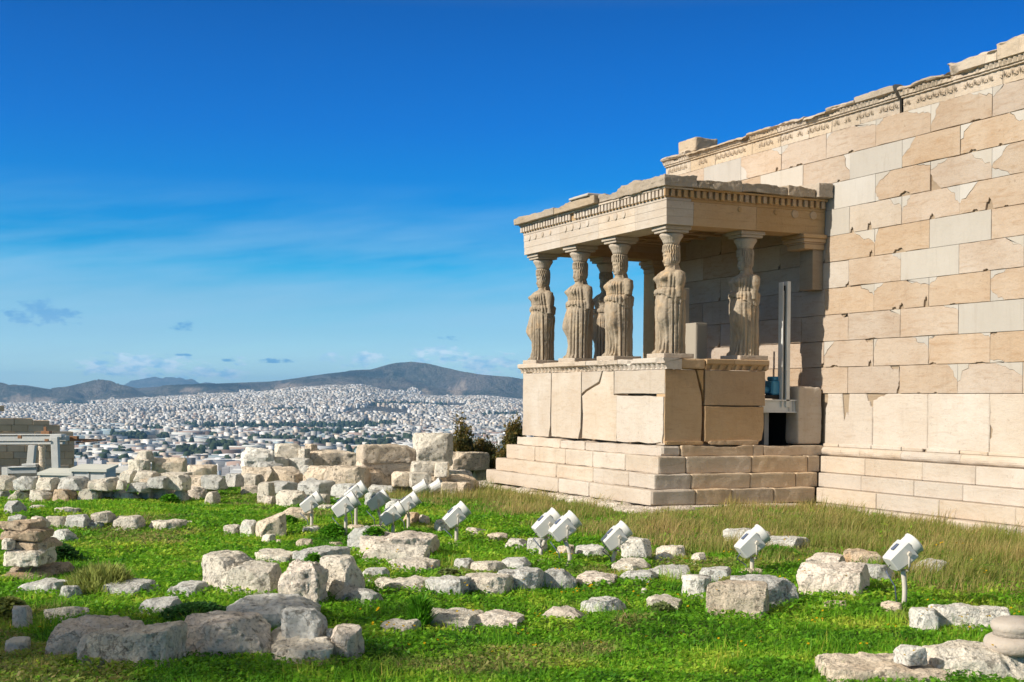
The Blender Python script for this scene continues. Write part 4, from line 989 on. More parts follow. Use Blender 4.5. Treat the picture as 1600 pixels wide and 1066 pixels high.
    # contrapposto: the hip swings out over the standing leg, head slightly turned
    P[..., 0] += flip * (-.022 * np.exp(-((Z - .95) / .35) ** 2) + .010 * np.exp(-((Z - 1.45) / .2) ** 2))
    hs = 1 - .02 * smooth(1.60, 1.70, P[..., 2]); P[..., 0] *= hs; P[..., 1] *= hs
    sw = 1 + .11 * np.exp(-((P[..., 2] - 1.40) / .15) ** 2); P[..., 0] *= sw; P[..., 1] *= sw
    P[..., 2] = np.interp(P[..., 2], [0, 1.44, 1.515, 1.66, 1.97], [0, 1.42, 1.475, 1.575, 1.97])
    q = P.reshape(-1, 3); nrm = np.stack([ct, st_, 0 * ct], -1).reshape(-1, 3)
    q = q + nrm * (.005 * fbm(q * 7, seed, 4, .6) + .003 * fbm(q * 25, seed + 9, 2))[:, None]
    b = MB(); b.grid(q.reshape(Mr, N, 3), 0, True)
    b.f.append(list(range(N))[::-1]); b.m.append(0)
    return b.mesh('body', [M['statue']], True)
def plinth_mesh(seed):
    b = MB(); wornbox(b, -.34, .34, -.31, .31, 0, .085, 0, None, 12, .006, seed, 0, 30); return b.mesh('plinth', [M['carved']])
def capital_mesh():
    b = MB(); rib = lambda i, t: (.035 * np.abs(np.sin(t * 12)) if 2 <= i <= 6 else 0 * t)
    b.lathe([(.125, 0), (.145, .012), (.15, .035), (.155, .05), (.175, .09), (.20, .13), (.215, .165), (.205, .19), (.18, .20)], n=72, rib=rib)
    return b.mesh('capital', [M['carved']], True)
def abacus_mesh():
    b = MB(); b.box(-.235, .235, -.235, .235, .0, .05, 0, .008); b.box(-.27, .27, -.27, .27, .0505, .118, 0, .008); return b.mesh('abacus', [M['carved']])
CAPM, ABAM = capital_mesh(), abacus_mesh()
ZB = ZPT + .085
for (x, y, flip, rz, lab, seed, sc) in [
    (-5.86, .33, -1, 0, 'leftmost of the four draped marble maidens along the porch front, at its far corner', 1, 1.0), (-4.06, .33, -1, 0, 'draped marble maiden second from the left along the porch front', 2, 1.02),
    (-2.34, .33, 1, 0, 'draped marble maiden third from the left along the porch front, one shoulder worn', 3, 1.02), (-.38, .33, 1, 0, 'draped marble maiden at the near front corner of the porch, above the sunlit corner block', 4, 1.04),
    (-.36, 1.93, 1, 0, 'draped marble maiden behind the corner one, half in shadow above the brown side parapet', 5, 1.02), (-5.82, 1.88, -1, 0, 'dark draped marble maiden at the back, seen in silhouette between two front ones', 6, 1.0)]:
    s = empty('maiden_statue', (x, y, ZPT), lab, 'statue', 'marble maidens holding up the porch roof', R(random.uniform(-5, 5) + rz))
    def add(nm, me, z, sc_=(1, 1, 1)):
        o = bpy.data.objects.new(nm, me); COL.objects.link(o); o.parent = s; o.location = (0, 0, z); o.scale = sc_; return o
    me = statue_body(flip, seed, [1.0, 1.03, 1.16, 1.06, 1.0, 1.1][seed - 1])
    zt = ZAB - .118 - .20 - ZB
    add('plinth', plinth_mesh(seed), .001); add('body', me, .085, (sc * 1.06, sc * 1.15, zt / 1.97)); add('capital', CAPM, .085 + zt - .002); add('abacus', ABAM, ZAB - ZPT - .119)
# ------------------------------------------------------------------ loose stones
FOOTP = []       # footprints, so that no grass grows through a stone
GR = {'f': 'boulders and blocks lying in the near grass', 'm': 'flat stones sunk in the meadow', 'w': 'stones of the low rubble wall', 'v': 'stones of the second rubble row', 'p': 'tumbled blocks behind the meadow', 'u': 'squared blocks stacked beside the porch', 's': 'stacked brown stones at the left edge', 'h': 'small stones in the grass'}
def rock(line):
    head, label = line.split('|'); t = head.split(); x0, x1, yt, yb = map(float, t[:4]); o = dict(mat='p', r=None, dep=.75, k=6, gy=yb, g=None, n='stone', c=9, amp=.04, sk=.06, el=0)
    for q in t[4:]:
        a, v = q.split('='); o[a] = v if a in ('mat', 'g', 'n') else float(v)
    sd = int(x0 * 7 + yt * 13) % 9973; rd = random.Random(sd)
    xc = (x0 + x1) / 2; P, d = at(xc, o['gy']); zb = CAM[2] - (yb - hor_y(xc)) / FPX * d
    pw = (x1 - x0) / FPX * d; rot = R(o['r'] if o['r'] is not None else rd.uniform(-38, -6))
    dep = o['dep'] * (1.75 if o['n'] == 'slab' else 1.3); w = pw / (abs(math.cos(rot)) + dep * abs(math.sin(rot))) * 1.07; dp = max(w * dep, .06); half = dp * abs(math.cos(rot)) + w * abs(math.sin(rot))
    zt = CAM[2] - (yt - hor_y(xc)) / FPX * (d + half * .72); h = max(zt - zb, .12 if o['n'] == 'slab' and o['g'] != 's' else .07)
    if o['n'] == 'slab' and o['g'] != 's': w *= 1.14; dp *= 1.1
    ground = abs(o['gy'] - yb) < .5; sink = (o['sk'] + .05) if ground else .02
    big = (x1 - x0); n = 10 if big < 25 else 15 if big < 60 else 26 if big < 110 else 44
    V, F = cubegrid(n, (w, dp, h + sink)); k = o['k'] * 2.2
    u = V / (np.sum(np.abs(V) ** k, 1) ** (1 / k))[:, None]; hd = np.array((w, dp, h + sink)) / 2
    off = rd.uniform(0, 50)
    # lop corners and edges with planes, in the unit cube
    for _ in range(int(o['c'])):
        nn = np.array((rd.uniform(-1, 1), rd.uniform(-1, 1), rd.uniform(-.1, 1))); nn /= np.linalg.norm(nn); s = u @ nn
        lim = s.max() * rd.uniform(.72, .93); u = u - np.maximum(s - lim, 0)[:, None] * nn
    p = u * hd; N = u / np.linalg.norm(u, axis=1)[:, None]; sc = min(max(w, dp), 1.0); q = p / sc + off
    A = o['amp'] * sc
    ridge = np.abs(fbm(q * 1.7, sd, 4, .55))
    p = p + N * (A * (1.1 * fbm(q * 1.2, sd, 3, .55) - .9 * np.clip(ridge - .45, -.4, .5)) + .45 * A * fbm(q * 7, sd + 3, 4, .65))[:, None]
    p[:, 2] += (h - sink) / 2
    if o['el']: p[:, 2] += p[:, 0] / w * h * o['el']
    b = MB(); b.add(p, F)
    f2 = np.array((FWD[0], FWD[1], 0)); f2 /= np.linalg.norm(f2); C0 = P + f2 * half / 2
    ob = b.obj(o['n'], M['r' + o['mat']], smooth_=True, loc=(C0[0], C0[1], zb)); rz = math.atan2(_r0[1], _r0[0]) + rot; ob.rotation_euler.z = rz; sharp(ob, 24)
    tag(ob, label, 'stone', GR.get(o['g']))
    if ground: FOOTP.append((C0[0], C0[1], rz, w / 2, dp / 2, zb + h))
    return ob
ROCKS = '''
62 200 968 1033 mat=k g=f n=boulder r=4 dep=.7 k=5|broad rough pinkish boulder partly hidden behind the long tilted boulder at lower left
106 267 974 1052 mat=p g=f n=boulder r=-12 dep=.5 k=4 el=.32 c=6|long tilted pale boulder with dark pits in the lower left foreground
265 410 956 1031 mat=k g=f n=boulder r=14 dep=.65 k=7|squarish boulder with a dark crack down its front in the left foreground
346 478 934 978 mat=g g=f n=slab r=6 dep=.6 gy=984 k=6|wide flat grey slab lying in front of the row of four pale boulders
406 516 982 1039 mat=p g=f n=boulder r=5 dep=1.4 k=7|pale block carrying the dark grey wedge stone in the foreground
506 565 976 1035 mat=k g=f n=boulder r=-24 dep=.9 k=6|pinkish block leaning against the right of the one that carries the grey wedge
431 506 950 1003 mat=g g=f n=rock gy=1029 r=-18 dep=.5 k=4 c=7 sk=0|dark grey wedge stone lying on top of a pale block in the foreground
508 524 982 1000 mat=w g=h n=rock gy=1028 k=4|small white chip tucked behind the dark grey wedge stone
0 37 1008 1028 mat=w g=f n=slab r=10|cracked white flat stone at the lower left edge
16 43 945 984 mat=k g=f n=rock r=-8 dep=.8|small upright pink stone standing in the yellowish grass at the left edge
27 106 903 930 mat=g g=f n=slab dep=.8|flat grey slab in shade below the stacked brown stones
86 122 916 938 mat=g g=f n=slab|grey stone touching the right end of the shaded slab at left
145 232 908 934 mat=g g=f n=slab dep=.6 k=4|long low grey stone in shade in the left meadow
255 310 918 934 mat=g g=f n=slab k=4|low grey stone just left of the first big pale boulder
60 120 962 975 mat=p g=f n=slab k=4|thin pale ledge above the broad pinkish boulder
215 275 946 962 mat=g g=f n=slab k=4|low grey ledge behind the dark green weed clump
298 396 862 929 mat=p g=f n=boulder r=-32 dep=.75 k=5 c=6|first and leftmost of the four big pale boulders in a row
347 442 879 937 mat=p g=f n=boulder r=-34 dep=.6 k=7|second of the four big boulders, with a flat pitted face
433 509 875 949 mat=k g=f n=boulder r=-12 dep=.8 k=5 c=7 amp=.08|third of the four big boulders, deeply broken and pinkish
497 567 868 937 mat=p g=f n=boulder r=-30 dep=.9 k=8|fourth and rightmost of the four big boulders, shaded on its right side
395 455 862 880 mat=p g=m n=slab gy=884|pale slab behind the first two big boulders
455 530 856 880 mat=g g=m n=slab k=5 gy=886|grey slab behind the third and fourth big boulders
521 596 917 947 mat=g g=m n=slab r=-24 dep=.4 k=5|grey slab tilted against the foot of the fourth big boulder
566 606 888 909 mat=g g=m n=slab k=4|small grey slab half in shadow right of the fourth big boulder
585 664 908 928 mat=p g=m n=slab k=4 dep=.5|long low pale slab in shade between the big boulders and the row of flat blocks
538 600 822 866 mat=g g=f n=boulder r=-20 dep=.9 k=5|grey boulder at the left end of the low mound with a pink ledge
562 680 834 866 mat=k g=f n=boulder r=-3 dep=.6 gy=872 k=7|pink ledge stone on the mound between the lamps
566 668 847 885 mat=p g=f n=boulder r=-14 dep=.35 k=7|pitted pale block at the front of the mound below the pink ledge
612 680 873 896 mat=p g=m n=slab k=6 dep=.5|flat pale slab at the right foot of the mound
555 574 860 873 mat=p g=h n=rock k=4|small pale pebble left of the pitted block of the mound
528 545 856 866 mat=k g=h n=rock k=4|pinkish pebble behind the rightmost big boulder
434 486 793 816 mat=t g=p n=stone r=5 dep=.7|tan block just below the leftmost lamp
494 524 787 799 mat=p g=p n=stone|pale small block right of the leftmost lamp
520 543 774 785 mat=g g=p n=rock|small grey rock behind the second lamp
567 600 765 793 mat=g g=p n=rock r=25 c=6 k=4|grey wedge rock behind the cluster of lamps
575 626 758 774 mat=g g=p n=slab|flat grey slab at the back of the lamp cluster
600 637 780 799 mat=g g=p n=rock r=-12|dark grey rock between the cluster lamps
627 656 800 821 mat=b g=p n=rock k=4|ochre rock right of the cluster lamps
654 672 803 822 mat=k g=p n=rock k=4|pinkish rock right of the ochre one
678 706 812 833 mat=w g=p n=rock r=20 k=4|white rock left of the single lamp on the rubble base
394 444 808 841 mat=t g=p n=rock r=20 el=.5 c=6|leaning tan stone in the middle of the left meadow
406 431 834 850 mat=p g=h n=rock k=4|small pale stone at the foot of the leaning tan stone
372 404 812 837 mat=w g=p n=rock c=6 k=4|white angular stone left of the leaning tan stone
347 375 819 835 mat=p g=p n=rock k=4|low pale stone at the left of the white angular one
460 491 842 857 mat=t g=h n=rock k=4|low tan stone in front of the leftmost lamps
509 535 846 859 mat=t g=h n=rock k=4|low stone beside the plant left of the grey boulder
470 498 823 834 mat=g g=h n=rock k=4|grey chip in weeds below the leftmost lamp
430 442 846 852 mat=t g=h n=rock k=4|tiny tan chip in the middle of the left meadow
660 734 899 935 mat=g g=m n=boulder r=-20 dep=.8 k=5 c=6|greyish left block of the row of flat blocks in mid meadow
714 801 898 932 mat=p g=m n=boulder r=-18 dep=.7 k=5 c=6|pale pitted second block of the row in mid meadow
772 850 889 926 mat=g g=m n=boulder r=-14 dep=.9 k=6|grey flat-topped third block of the row in mid meadow
840 901 887 921 mat=g g=m n=boulder r=12 dep=.9 k=5|grey rightmost block of the row in mid meadow
707 741 877 893 mat=g g=m n=slab k=5|grey flat stone behind the left block of the mid meadow row
735 788 882 898 mat=p g=m n=slab k=5|pale flat stone behind the second block of the mid meadow row
785 828 880 893 mat=g g=m n=slab k=5|grey flat stone behind the third block of the mid meadow row
594 652 969 995 mat=p g=m n=slab r=-26 dep=.45 k=4 amp=.04|narrow pale stone lying aslant left of the two flat stones in the front meadow
665 747 962 988 mat=p g=m n=slab r=-6 dep=.7 k=5|left of the two flat pale stones in the front meadow
733 812 960 986 mat=k g=m n=slab r=-10 dep=.7 k=5|right of the two flat stones in the front meadow, pinkish
848 931 958 976 mat=k g=m n=slab dep=.6 k=4|thin pinkish slab in the front meadow left of the white slab
912 981 947 963 mat=g g=m n=slab dep=.8 k=6|flat pale grey slab with straight edges in the front meadow
1012 1068 934 955 mat=p g=m n=slab k=4 dep=.6|low pale stone sunk in weeds in front of the white drum
724 761 826 839 mat=k g=m n=slab k=4|flat stone right of the lamp on the rubble base
759 793 832 851 mat=t g=m n=rock r=24 k=4|tan rock with a dark right side left of the twin lamp
790 828 842 861 mat=w g=m n=rock k=5|white rock left of the twin lamp posts
824 858 840 867 mat=g g=m n=rock k=5|grey rock just behind the twin lamp posts
867 898 851 874 mat=t g=m n=rock r=20 k=4|tan rock at the right foot of the twin lamp
901 956 851 874 mat=g g=m n=boulder r=24 dep=.8 k=6|dark sided grey block below the lamp with one bent post
972 1021 840 879 mat=w g=m n=boulder r=-14 dep=.6 k=4 c=7|white pointed rock right of the lamp with one bent post
1030 1071 859 872 mat=p g=m n=slab k=5|small pale flat stone right of the white pointed rock
960 1019 879 896 mat=p g=m n=slab dep=.8 k=5|long flat pale stone below the white pointed rock
1015 1096 884 906 mat=g g=m n=slab dep=.7 k=5|wide grey slab in the grass left of the white drum
1081 1108 870 883 mat=p g=m n=slab k=4|small flat stone above the wide grey slab
902 966 900 918 mat=k g=m n=slab k=5|flat pinkish slab right of the mid meadow row
971 1034 899 913 mat=g g=m n=slab k=5|thin grey slab between two flat slabs in the middle meadow
1024 1058 872 881 mat=p g=h n=slab k=4|thin pale stone edge in grass below the small flat stone
1098 1146 892 908 mat=g g=f n=slab gy=912 k=5|grey slab behind the white fluted drum
1110 1206 909 967 mat=t g=f n=boulder r=-16 dep=.45 k=8|big rough pink block with a squared front in the right meadow
1145 1256 899 961 mat=g g=f n=boulder r=24 dep=.85 k=8 gy=952|big grey flat-topped block behind the pink one in the right meadow
1140 1207 828 848 mat=g g=m n=slab k=5 dep=.7|grey slab behind the third lamp from the right end
1195 1272 839 860 mat=g g=m n=slab k=5 dep=.6|flat grey slab in the dry grass right of the lamp
1254 1375 879 936 mat=k g=f n=boulder r=-22 dep=.75 k=5 c=6|big rounded pinkish boulder left of the rightmost lamp
1270 1331 870 886 mat=k g=m n=slab gy=890|flat stone behind the big rounded boulder
1327 1384 860 884 mat=b g=m n=slab k=5|stone with a rusty stained top behind the rightmost lamp
1352 1409 881 911 mat=g g=m n=slab k=5 dep=.7|grey slab under the head of the rightmost lamp
1432 1494 875 897 mat=g g=m n=slab k=5|grey slab in dry grass right of the rightmost lamp
1428 1472 950 988 mat=w g=f n=boulder r=-8 k=5|white broken stone at the left end of the long white stone
1466 1586 945 988 mat=w g=f n=boulder r=-14 dep=.32 k=5 c=6|long white broken stone near the right edge
1474 1640 1004 1068 mat=p g=f n=boulder r=-8 dep=.6 k=7|large pitted pale block carrying the round column base
1314 1489 1027 1076 mat=t g=f n=slab r=-8 dep=.5 k=7|flat block with yellow lichen at the lower right edge
1406 1453 1008 1037 mat=w g=f n=rock r=20 gy=1068 k=5 c=6 sk=0|small white cube of stone lying on the lichen covered block
1378 1418 940 959 mat=t g=h n=rock k=5|rough footing stone under the rightmost lamp
1290 1330 936 952 mat=t g=h n=rock k=4|low stone in weeds below the big rounded boulder
1000 1012 924 931 mat=p g=h n=rock k=4|tiny pale chip in the green grass of the middle meadow
-4 64 853 884 mat=p g=s n=stone r=-5 dep=.8 gy=905 k=9|squared pale block in the stack at the left edge
-4 80 882 905 mat=b g=s n=slab r=-3 dep=.9 k=10|broad layered slab at the bottom of the left edge stack
-10 50 811 828 mat=b g=s n=slab r=-12 gy=902 k=5|uppermost brown slab of the left edge stack
-8 58 825 843 mat=b g=s n=slab r=4 gy=903 k=5|second brown slab from the top of the left edge stack
26 56 830 846 mat=k g=s n=rock gy=902 k=4|pinkish lump on the right of the left edge stack
-4 18 841 857 mat=p g=s n=rock gy=904 k=4|pale lump in the middle of the left edge stack
6 74 842 858 mat=b g=s n=slab r=-12 gy=903 k=5|ochre slab jutting to the right in the left edge stack
'''
WALL = '''
0 34 783 808 mat=g g=v k=6
10 34 804 817 mat=g g=v gy=820 k=6
34 69 806 831 mat=k g=v k=7
69 100 806 826 mat=p g=v k=7
99 137 804 829 mat=g g=v r=-14 k=6
129 157 813 829 mat=g g=v k=5
138 173 799 816 mat=p g=v gy=829 k=4
174 218 805 830 mat=p g=v k=4 c=6
220 283 812 831 mat=p g=v k=5
72 114 827 849 mat=g g=v k=7
35 66 790 800 mat=p g=v k=5
80 120 792 806 mat=p g=v k=5
286 305 815 822 mat=p g=v k=4
'''
SECOND = ['large grey block at the left end of the second rubble row', 'small grey stone under the large one at the left end of the second rubble row', 'brownish squared stone third from the left in the second rubble row', 'pale squared stone fourth from the left in the second rubble row',
 'tilted grey stone fifth from the left in the second rubble row', 'low dark stone behind the tilted one in the second rubble row', 'pale stone lying on top of the second rubble row', 'angular pale stone at the right end of the second rubble row', 'long flat stone in the grass right of the second rubble row',
 'single grey block in the grass in front of the second rubble row', 'small flat stone behind the left half of the second rubble row', 'flat stone with weeds behind the second rubble row', 'half buried pale stone far right of the second rubble row']
for l, t in zip(WALL.strip().splitlines(), SECOND): rock(l + '|' + t)
for l in ROCKS.strip().splitlines(): rock(l)
ORD = ['first', 'second', 'third', 'fourth', 'fifth', 'sixth', 'seventh', 'eighth', 'ninth', 'tenth', 'eleventh', 'twelfth', 'thirteenth']
LOW = [(-22, 8, 764, 784, 'g'), (7, 43, 764, 785, 'p'), (43, 78, 764, 786, 'p'), (78, 115, 764, 786, 'b'), (114, 153, 763, 785, 'p'), (152, 177, 766, 783, 'k'), (175, 195, 763, 783, 'g'), (189, 215, 769, 784, 'g'), (213, 237, 767, 783, 'g'), (235, 270, 760, 783, 'p'), (269, 292, 764, 784, 'g'), (292, 319, 760, 782, 'k'), (318, 340, 768, 789, 'p')]
for i, (a, c, t, bt, mt) in enumerate(LOW): rock(f'{a} {c} {t} {bt} mat={mt} g=w k=6 dep=.9 r=-14|{ORD[i]} stone from the left in the bottom course of the low rubble wall')
UPP = [(-16, 20, 743, 765, 'p'), (19, 53, 744, 765, 'g'), (53, 85, 746, 765, 'p'), (84, 136, 745, 765, 'g'), (136, 177, 747, 766, 'p'), (180, 195, 750, 764, 'p'), (194, 235, 755, 769, 'g'), (229, 261, 745, 762, 'g'), (259, 292, 742, 765, 'p')]
for i, (a, c, t, bt, mt) in enumerate(UPP): rock(f'{a} {c} {t} {bt} mat={mt} g=w k=6 dep=1.0 r=-12 gy=785|{ORD[i]} stone from the left in the top course of the low rubble wall')
PILE = '''
210 236 704 721 mat=p gy=772 k=4 c=6|small pointed pale stone topmost at the left of the tumbled blocks
196 230 718 738 mat=p gy=773 k=5 c=6|white angular stone under the small pointed one
231 283 715 738 mat=t gy=771 r=6 k=8|long squared tan block behind the low rubble wall
186 209 735 755 mat=p gy=776 k=5|pale upright stone left of the long tan block
207 243 736 753 mat=p gy=776 k=6|pale block under the long squared tan block
242 290 737 752 mat=p gy=775 k=6|low pale block under the right of the long tan block
283 336 726 752 mat=t gy=773 r=20 k=8|tan block with a shaded right end right of the long tan block
311 350 742 765 mat=g gy=779 k=4|greyish pale rock right of the low rubble wall
349 377 740 760 mat=g gy=777 k=5|grey stone left of the pinkish brick shaped stone
376 409 740 762 mat=p gy=776 k=4 c=6|pitted pale rock above the pinkish brick shaped stone
374 401 759 778 mat=k k=9 r=4|pinkish brick shaped stone at the meadow edge
400 427 753 788 mat=p k=5|pale rock at the left foot of the grey stones
371 425 701 732 mat=w gy=771 r=10 k=5 c=6 amp=.08|big white pitted block at the left of the tumbled heap
424 468 694 716 mat=p gy=768 r=10 k=8|squared pale block on top of the tumbled heap
463 482 701 718 mat=p gy=769 k=6|small pale block right of the topmost squared block
475 494 694 704 mat=t gy=768 k=4|small tan stone lying on the long block of the heap
477 554 705 732 mat=t gy=769 r=14 k=9 dep=.5|long squared block of the heap with a shaded right end
402 447 714 735 mat=p gy=771 r=12 k=6|pale block under the topmost squared block
395 440 722 746 mat=g gy=774 r=20 k=4 c=7|dark grey wedge leaning on the tumbled heap
443 484 716 735 mat=w gy=771 k=5 c=6|white broken stone in the middle of the heap
436 454 737 752 mat=p gy=773 k=4|small pale stone below the dark grey wedge
466 485 727 755 mat=w gy=773 k=6|upright white stone in the middle of the heap
486 514 727 752 mat=p gy=772 k=4|pale rounded stone right of the upright white one
512 555 732 752 mat=t gy=772 k=5 c=6|tan broken stone left of the lowest squared block
448 468 740 754 mat=t gy=774 k=4|brownish stone between the dark wedge and the upright white stone
477 500 746 757 mat=g gy=775 k=4|grey chip at the foot of the upright white stone
407 462 752 771 mat=g gy=781 k=4 dep=.7|big rounded grey rock below the dark wedge
462 519 751 774 mat=g gy=782 k=4 dep=.7|big grey rock in front of the heap
513 560 755 777 mat=g gy=783 k=4 dep=.7|grey flat rock in front of the heap, rightmost of three
427 483 766 795 mat=p k=5 c=6|pale broken block behind the leftmost lamp
409 431 775 791 mat=k k=4|pinkish stone left of the pale broken block
480 512 772 792 mat=p k=4|pale low stone behind the leftmost lamp
553 645 695 722 mat=t gy=772 r=18 k=10 dep=.5 g=u|top block of the squared stack, with a notch cut at its left
552 642 719 740 mat=t gy=772 r=18 k=11 dep=.5 g=u|second block from the top of the squared stack
545 612 736 760 mat=t gy=773 r=20 k=8 dep=.6 g=u|lowest left block of the squared stack, dark on its right
610 642 737 759 mat=t gy=773 r=12 k=9 g=u|short block right of the lowest left block of the squared stack
643 705 677 727 mat=p gy=768 r=16 k=10 dep=.5 g=u amp=.03|tall upright pale block standing highest beside the bushes
640 683 721 742 mat=p gy=772 r=10 k=10 g=u|pale block right under the tall upright block
691 763 706 735 mat=t gy=765 r=24 k=11 dep=.55 g=u|wide squared block with a shaded front beside the bushes
676 700 722 745 mat=p gy=772 k=5 g=u|rough pale stone between the tall upright block and the wide one
668 742 733 756 mat=k gy=767 r=14 k=8 dep=.5 g=u|rough brown block under the wide squared block
638 673 738 761 mat=p gy=774 r=10 k=9 g=u|pale squared stone at the foot of the tall upright block
738 764 735 755 mat=t gy=764 r=20 k=8 g=u|dark short block against the porch steps
686 714 753 775 mat=t r=12 k=8 g=u|brown squared stone on the ground left of the porch footing
711 734 753 773 mat=t k=8 g=u|small squared stone touching the porch footing
'''
for l in PILE.strip().splitlines():
    if ' g=' not in l: l = l.replace('|', ' g=p|')
    if ' c=' not in l: l = l.replace('|', ' c=4|')
    if ' amp=' not in l: l = l.replace('|', ' amp=.03|')
    rock(l)
# rubble packed under the heap so that the upper blocks rest on something
fill = 0
for (x, y0, y1, gy, lab) in [(300, 745, 783, 778, 'low rubble under the tan block with a shaded right end'), (250, 748, 780, 778, 'low rubble under the long squared tan block'), (400, 728, 775, 776, 'stone buried at the left of the heap'), (440, 730, 778, 775, 'stone buried under the squared block of the heap'), (500, 728, 776, 775, 'stone buried under the long block of the heap'), (540, 728, 776, 775, 'stone buried at the right of the heap'), (590, 742, 774, 772, 'stone buried under the squared stack'), (665, 735, 774, 772, 'stone buried under the tall upright block'), (712, 742, 774, 771, 'stone buried under the wide squared block')]:
    rock(f'{x - 34} {x + 34} {y0} {gy} mat=t g=p k=6 dep=.6|{lab}')
# round column base lying on the pitted block at the right edge
P, d = at(1562, 1064); zb = CAM[2] - (1023 - hor_y(1562)) / FPX * d; s = d / FPX
cb = empty('column_base', (P[0] - .1, P[1] + .25, zb), 'round moulded marble column base lying on the pitted block at the right edge', 'column base', rz=.4)
cb.rotation_euler.x = R(4); cb.scale = (.74, .74, .74)
b = MB(); b.lathe([(.02, 0), (.27, .0), (.295, .03), (.30, .08), (.285, .115), (.25, .135), (.22, .15)], n=48); b.obj('lower_drum', M['pale'], cb, smooth_=True)
b = MB(); b.lathe([(.215, .151), (.21, .18), (.225, .20), (.235, .225), (.23, .26), (.20, .285), (.02, .30)], n=48); b.obj('upper_drum', M['pale'], cb, smooth_=True)
# white fluted drum standing in the meadow
P, d = at(1087, 936); s = d / FPX; fd = empty('fluted_drum', (P[0] - .15, P[1] + .1, P[2] - .03), 'white upright drum of stone standing left of the big pink block', 'column drum')
b = MB(); b.lathe([(.01, 0), (25 * s, 0), (24 * s, 10 * s), (22 * s, 26 * s), (24.5 * s, 33 * s), (23 * s, 37 * s), (.01, 37.5 * s)], n=60, rib=lambda i, t: -.05 * np.abs(np.sin(t * 7)) * (0 < i < 5)); b.obj('shaft', M['rw'], fd, smooth_=True)
FOOTP.append((fd.location.x, fd.location.y, 0, .18, .18, 0))
# ------------------------------------------------------------------ floodlights
def make_lamp(aim, label, post_h, size, loc, lean=0.0, base=True, bent=0.0):
    s = empty('floodlight', loc, label, 'floodlight', 'white floodlights aimed at the temple')
    a = Vector(aim).normalized(); side = a.cross(Vector((0, 0, 1))).normalized(); up = side.cross(a)
    Rm = Matrix((a, -side, up)).transposed(); hc = Vector((0, 0, post_h + .30 * size))
    def place(b): 
        for i, v in enumerate(b.v): b.v[i] = np.array([list(hc + Rm @ (Vector(p) * size)) for p in v])
        return b
    # housing: tapered box body with chamfered edges
    b = MB(); prof = [(-.30, .135, .125), (-.285, .15, .14), (.02, .185, .17), (.12, .185, .17)]; P = []
    for (x, hw, hh) in prof:
        c = .03; P.append([(x, -hw, -hh + c), (x, -hw, hh - c), (x, -hw + c, hh), (x, hw - c, hh), (x, hw, hh - c), (x, hw, -hh + c), (x, hw - c, -hh), (x, -hw + c, -hh)])
    b.grid(np.array(P), 0, True); b.f.append(list(range(8))); b.f.append([24 + i for i in range(8)][::-1]); b.m += [0, 0]
    o = place(b).obj('housing', M['lampwhite'], s)
    b = MB(); b.box(-.12, .03, -.045, .045, .160, .188, 0, .008); place(b).obj('latch_cover', M['slot'], o)
    # round hood with rim lip, glass inside
    b = MB(); n = 28; t = np.linspace(0, 2 * np.pi, n, endpoint=False)
    rr = [(.115, .168), (.121, .182), (.24, .182), (.245, .194), (.275, .194), (.28, .186), (.27, .172), (.15, .160)]
    P = np.array([[(x, r * math.cos(q), r * math.sin(q)) for q in t] for x, r in rr]); b.grid(P, 0, True); place(b).obj('hood', M['lampwhite'], s, smooth_=True)
    b = MB(); b.add([(.16, .165 * math.cos(q), .165 * math.sin(q)) for q in t], [list(range(n))]); place(b).obj('lens', M['glass'], s)
    # cable from the back of the housing down to the ground
    b = MB(); e0 = hc - a * (.29 * size); b.tube([e0, (e0.x - .03, e0.y - .03, e0.z - .12 * size), (-.05, -.05, post_h * .55), (-.035, -.03, -.02)], .007, 6); b.obj('cable', M['slot'], s, smooth_=True)
    # U-shaped bracket
    b = MB(); w = .225; y_ = -side
    def pt(sx, dz): q = hc + y_ * (sx * w * size); return (q.x, q.y, q.z + dz * size)
    b.tube([pt(1, .05), pt(1, -.20), pt(.86, -.27), pt(0, -.28), pt(-.86, -.27), pt(-1, -.20), pt(-1, .05)], .019 * size, 8); br = b.obj('bracket', M['lamppole'], s, smooth_=True)
    b = MB()
    for sx in (-1, 1):
        b = MB(); q = np.array(pt(sx, 0)); e = np.array(y_) * .03 * size * sx; b.tube([q - e, q + e], .035 * size, 10); b.obj('pivot_bolt', M['lamppole'], br)
    # post
    b = MB(); top = post_h + .03 * size
    pts = [(bent * math.sin(math.pi * k / 8) + lean * (k / 8 - 1), bent * .5 * math.sin(math.pi * k / 8), -.08 + (top + .08) * k / 8) for k in range(9)]
    b.tube(pts, [.030] + [.024] * 8, 10); b.obj('post', M['lamppole'], s, smooth_=True)
    if base:
        b = MB(); wornbox(b, -.12, .12, -.10, .12, -.1, .035, 0, None, 8, .02, int(loc[0] * 91) % 97, 0, 5); b.obj('footing', M['rt'], s, smooth_=True)
    return s
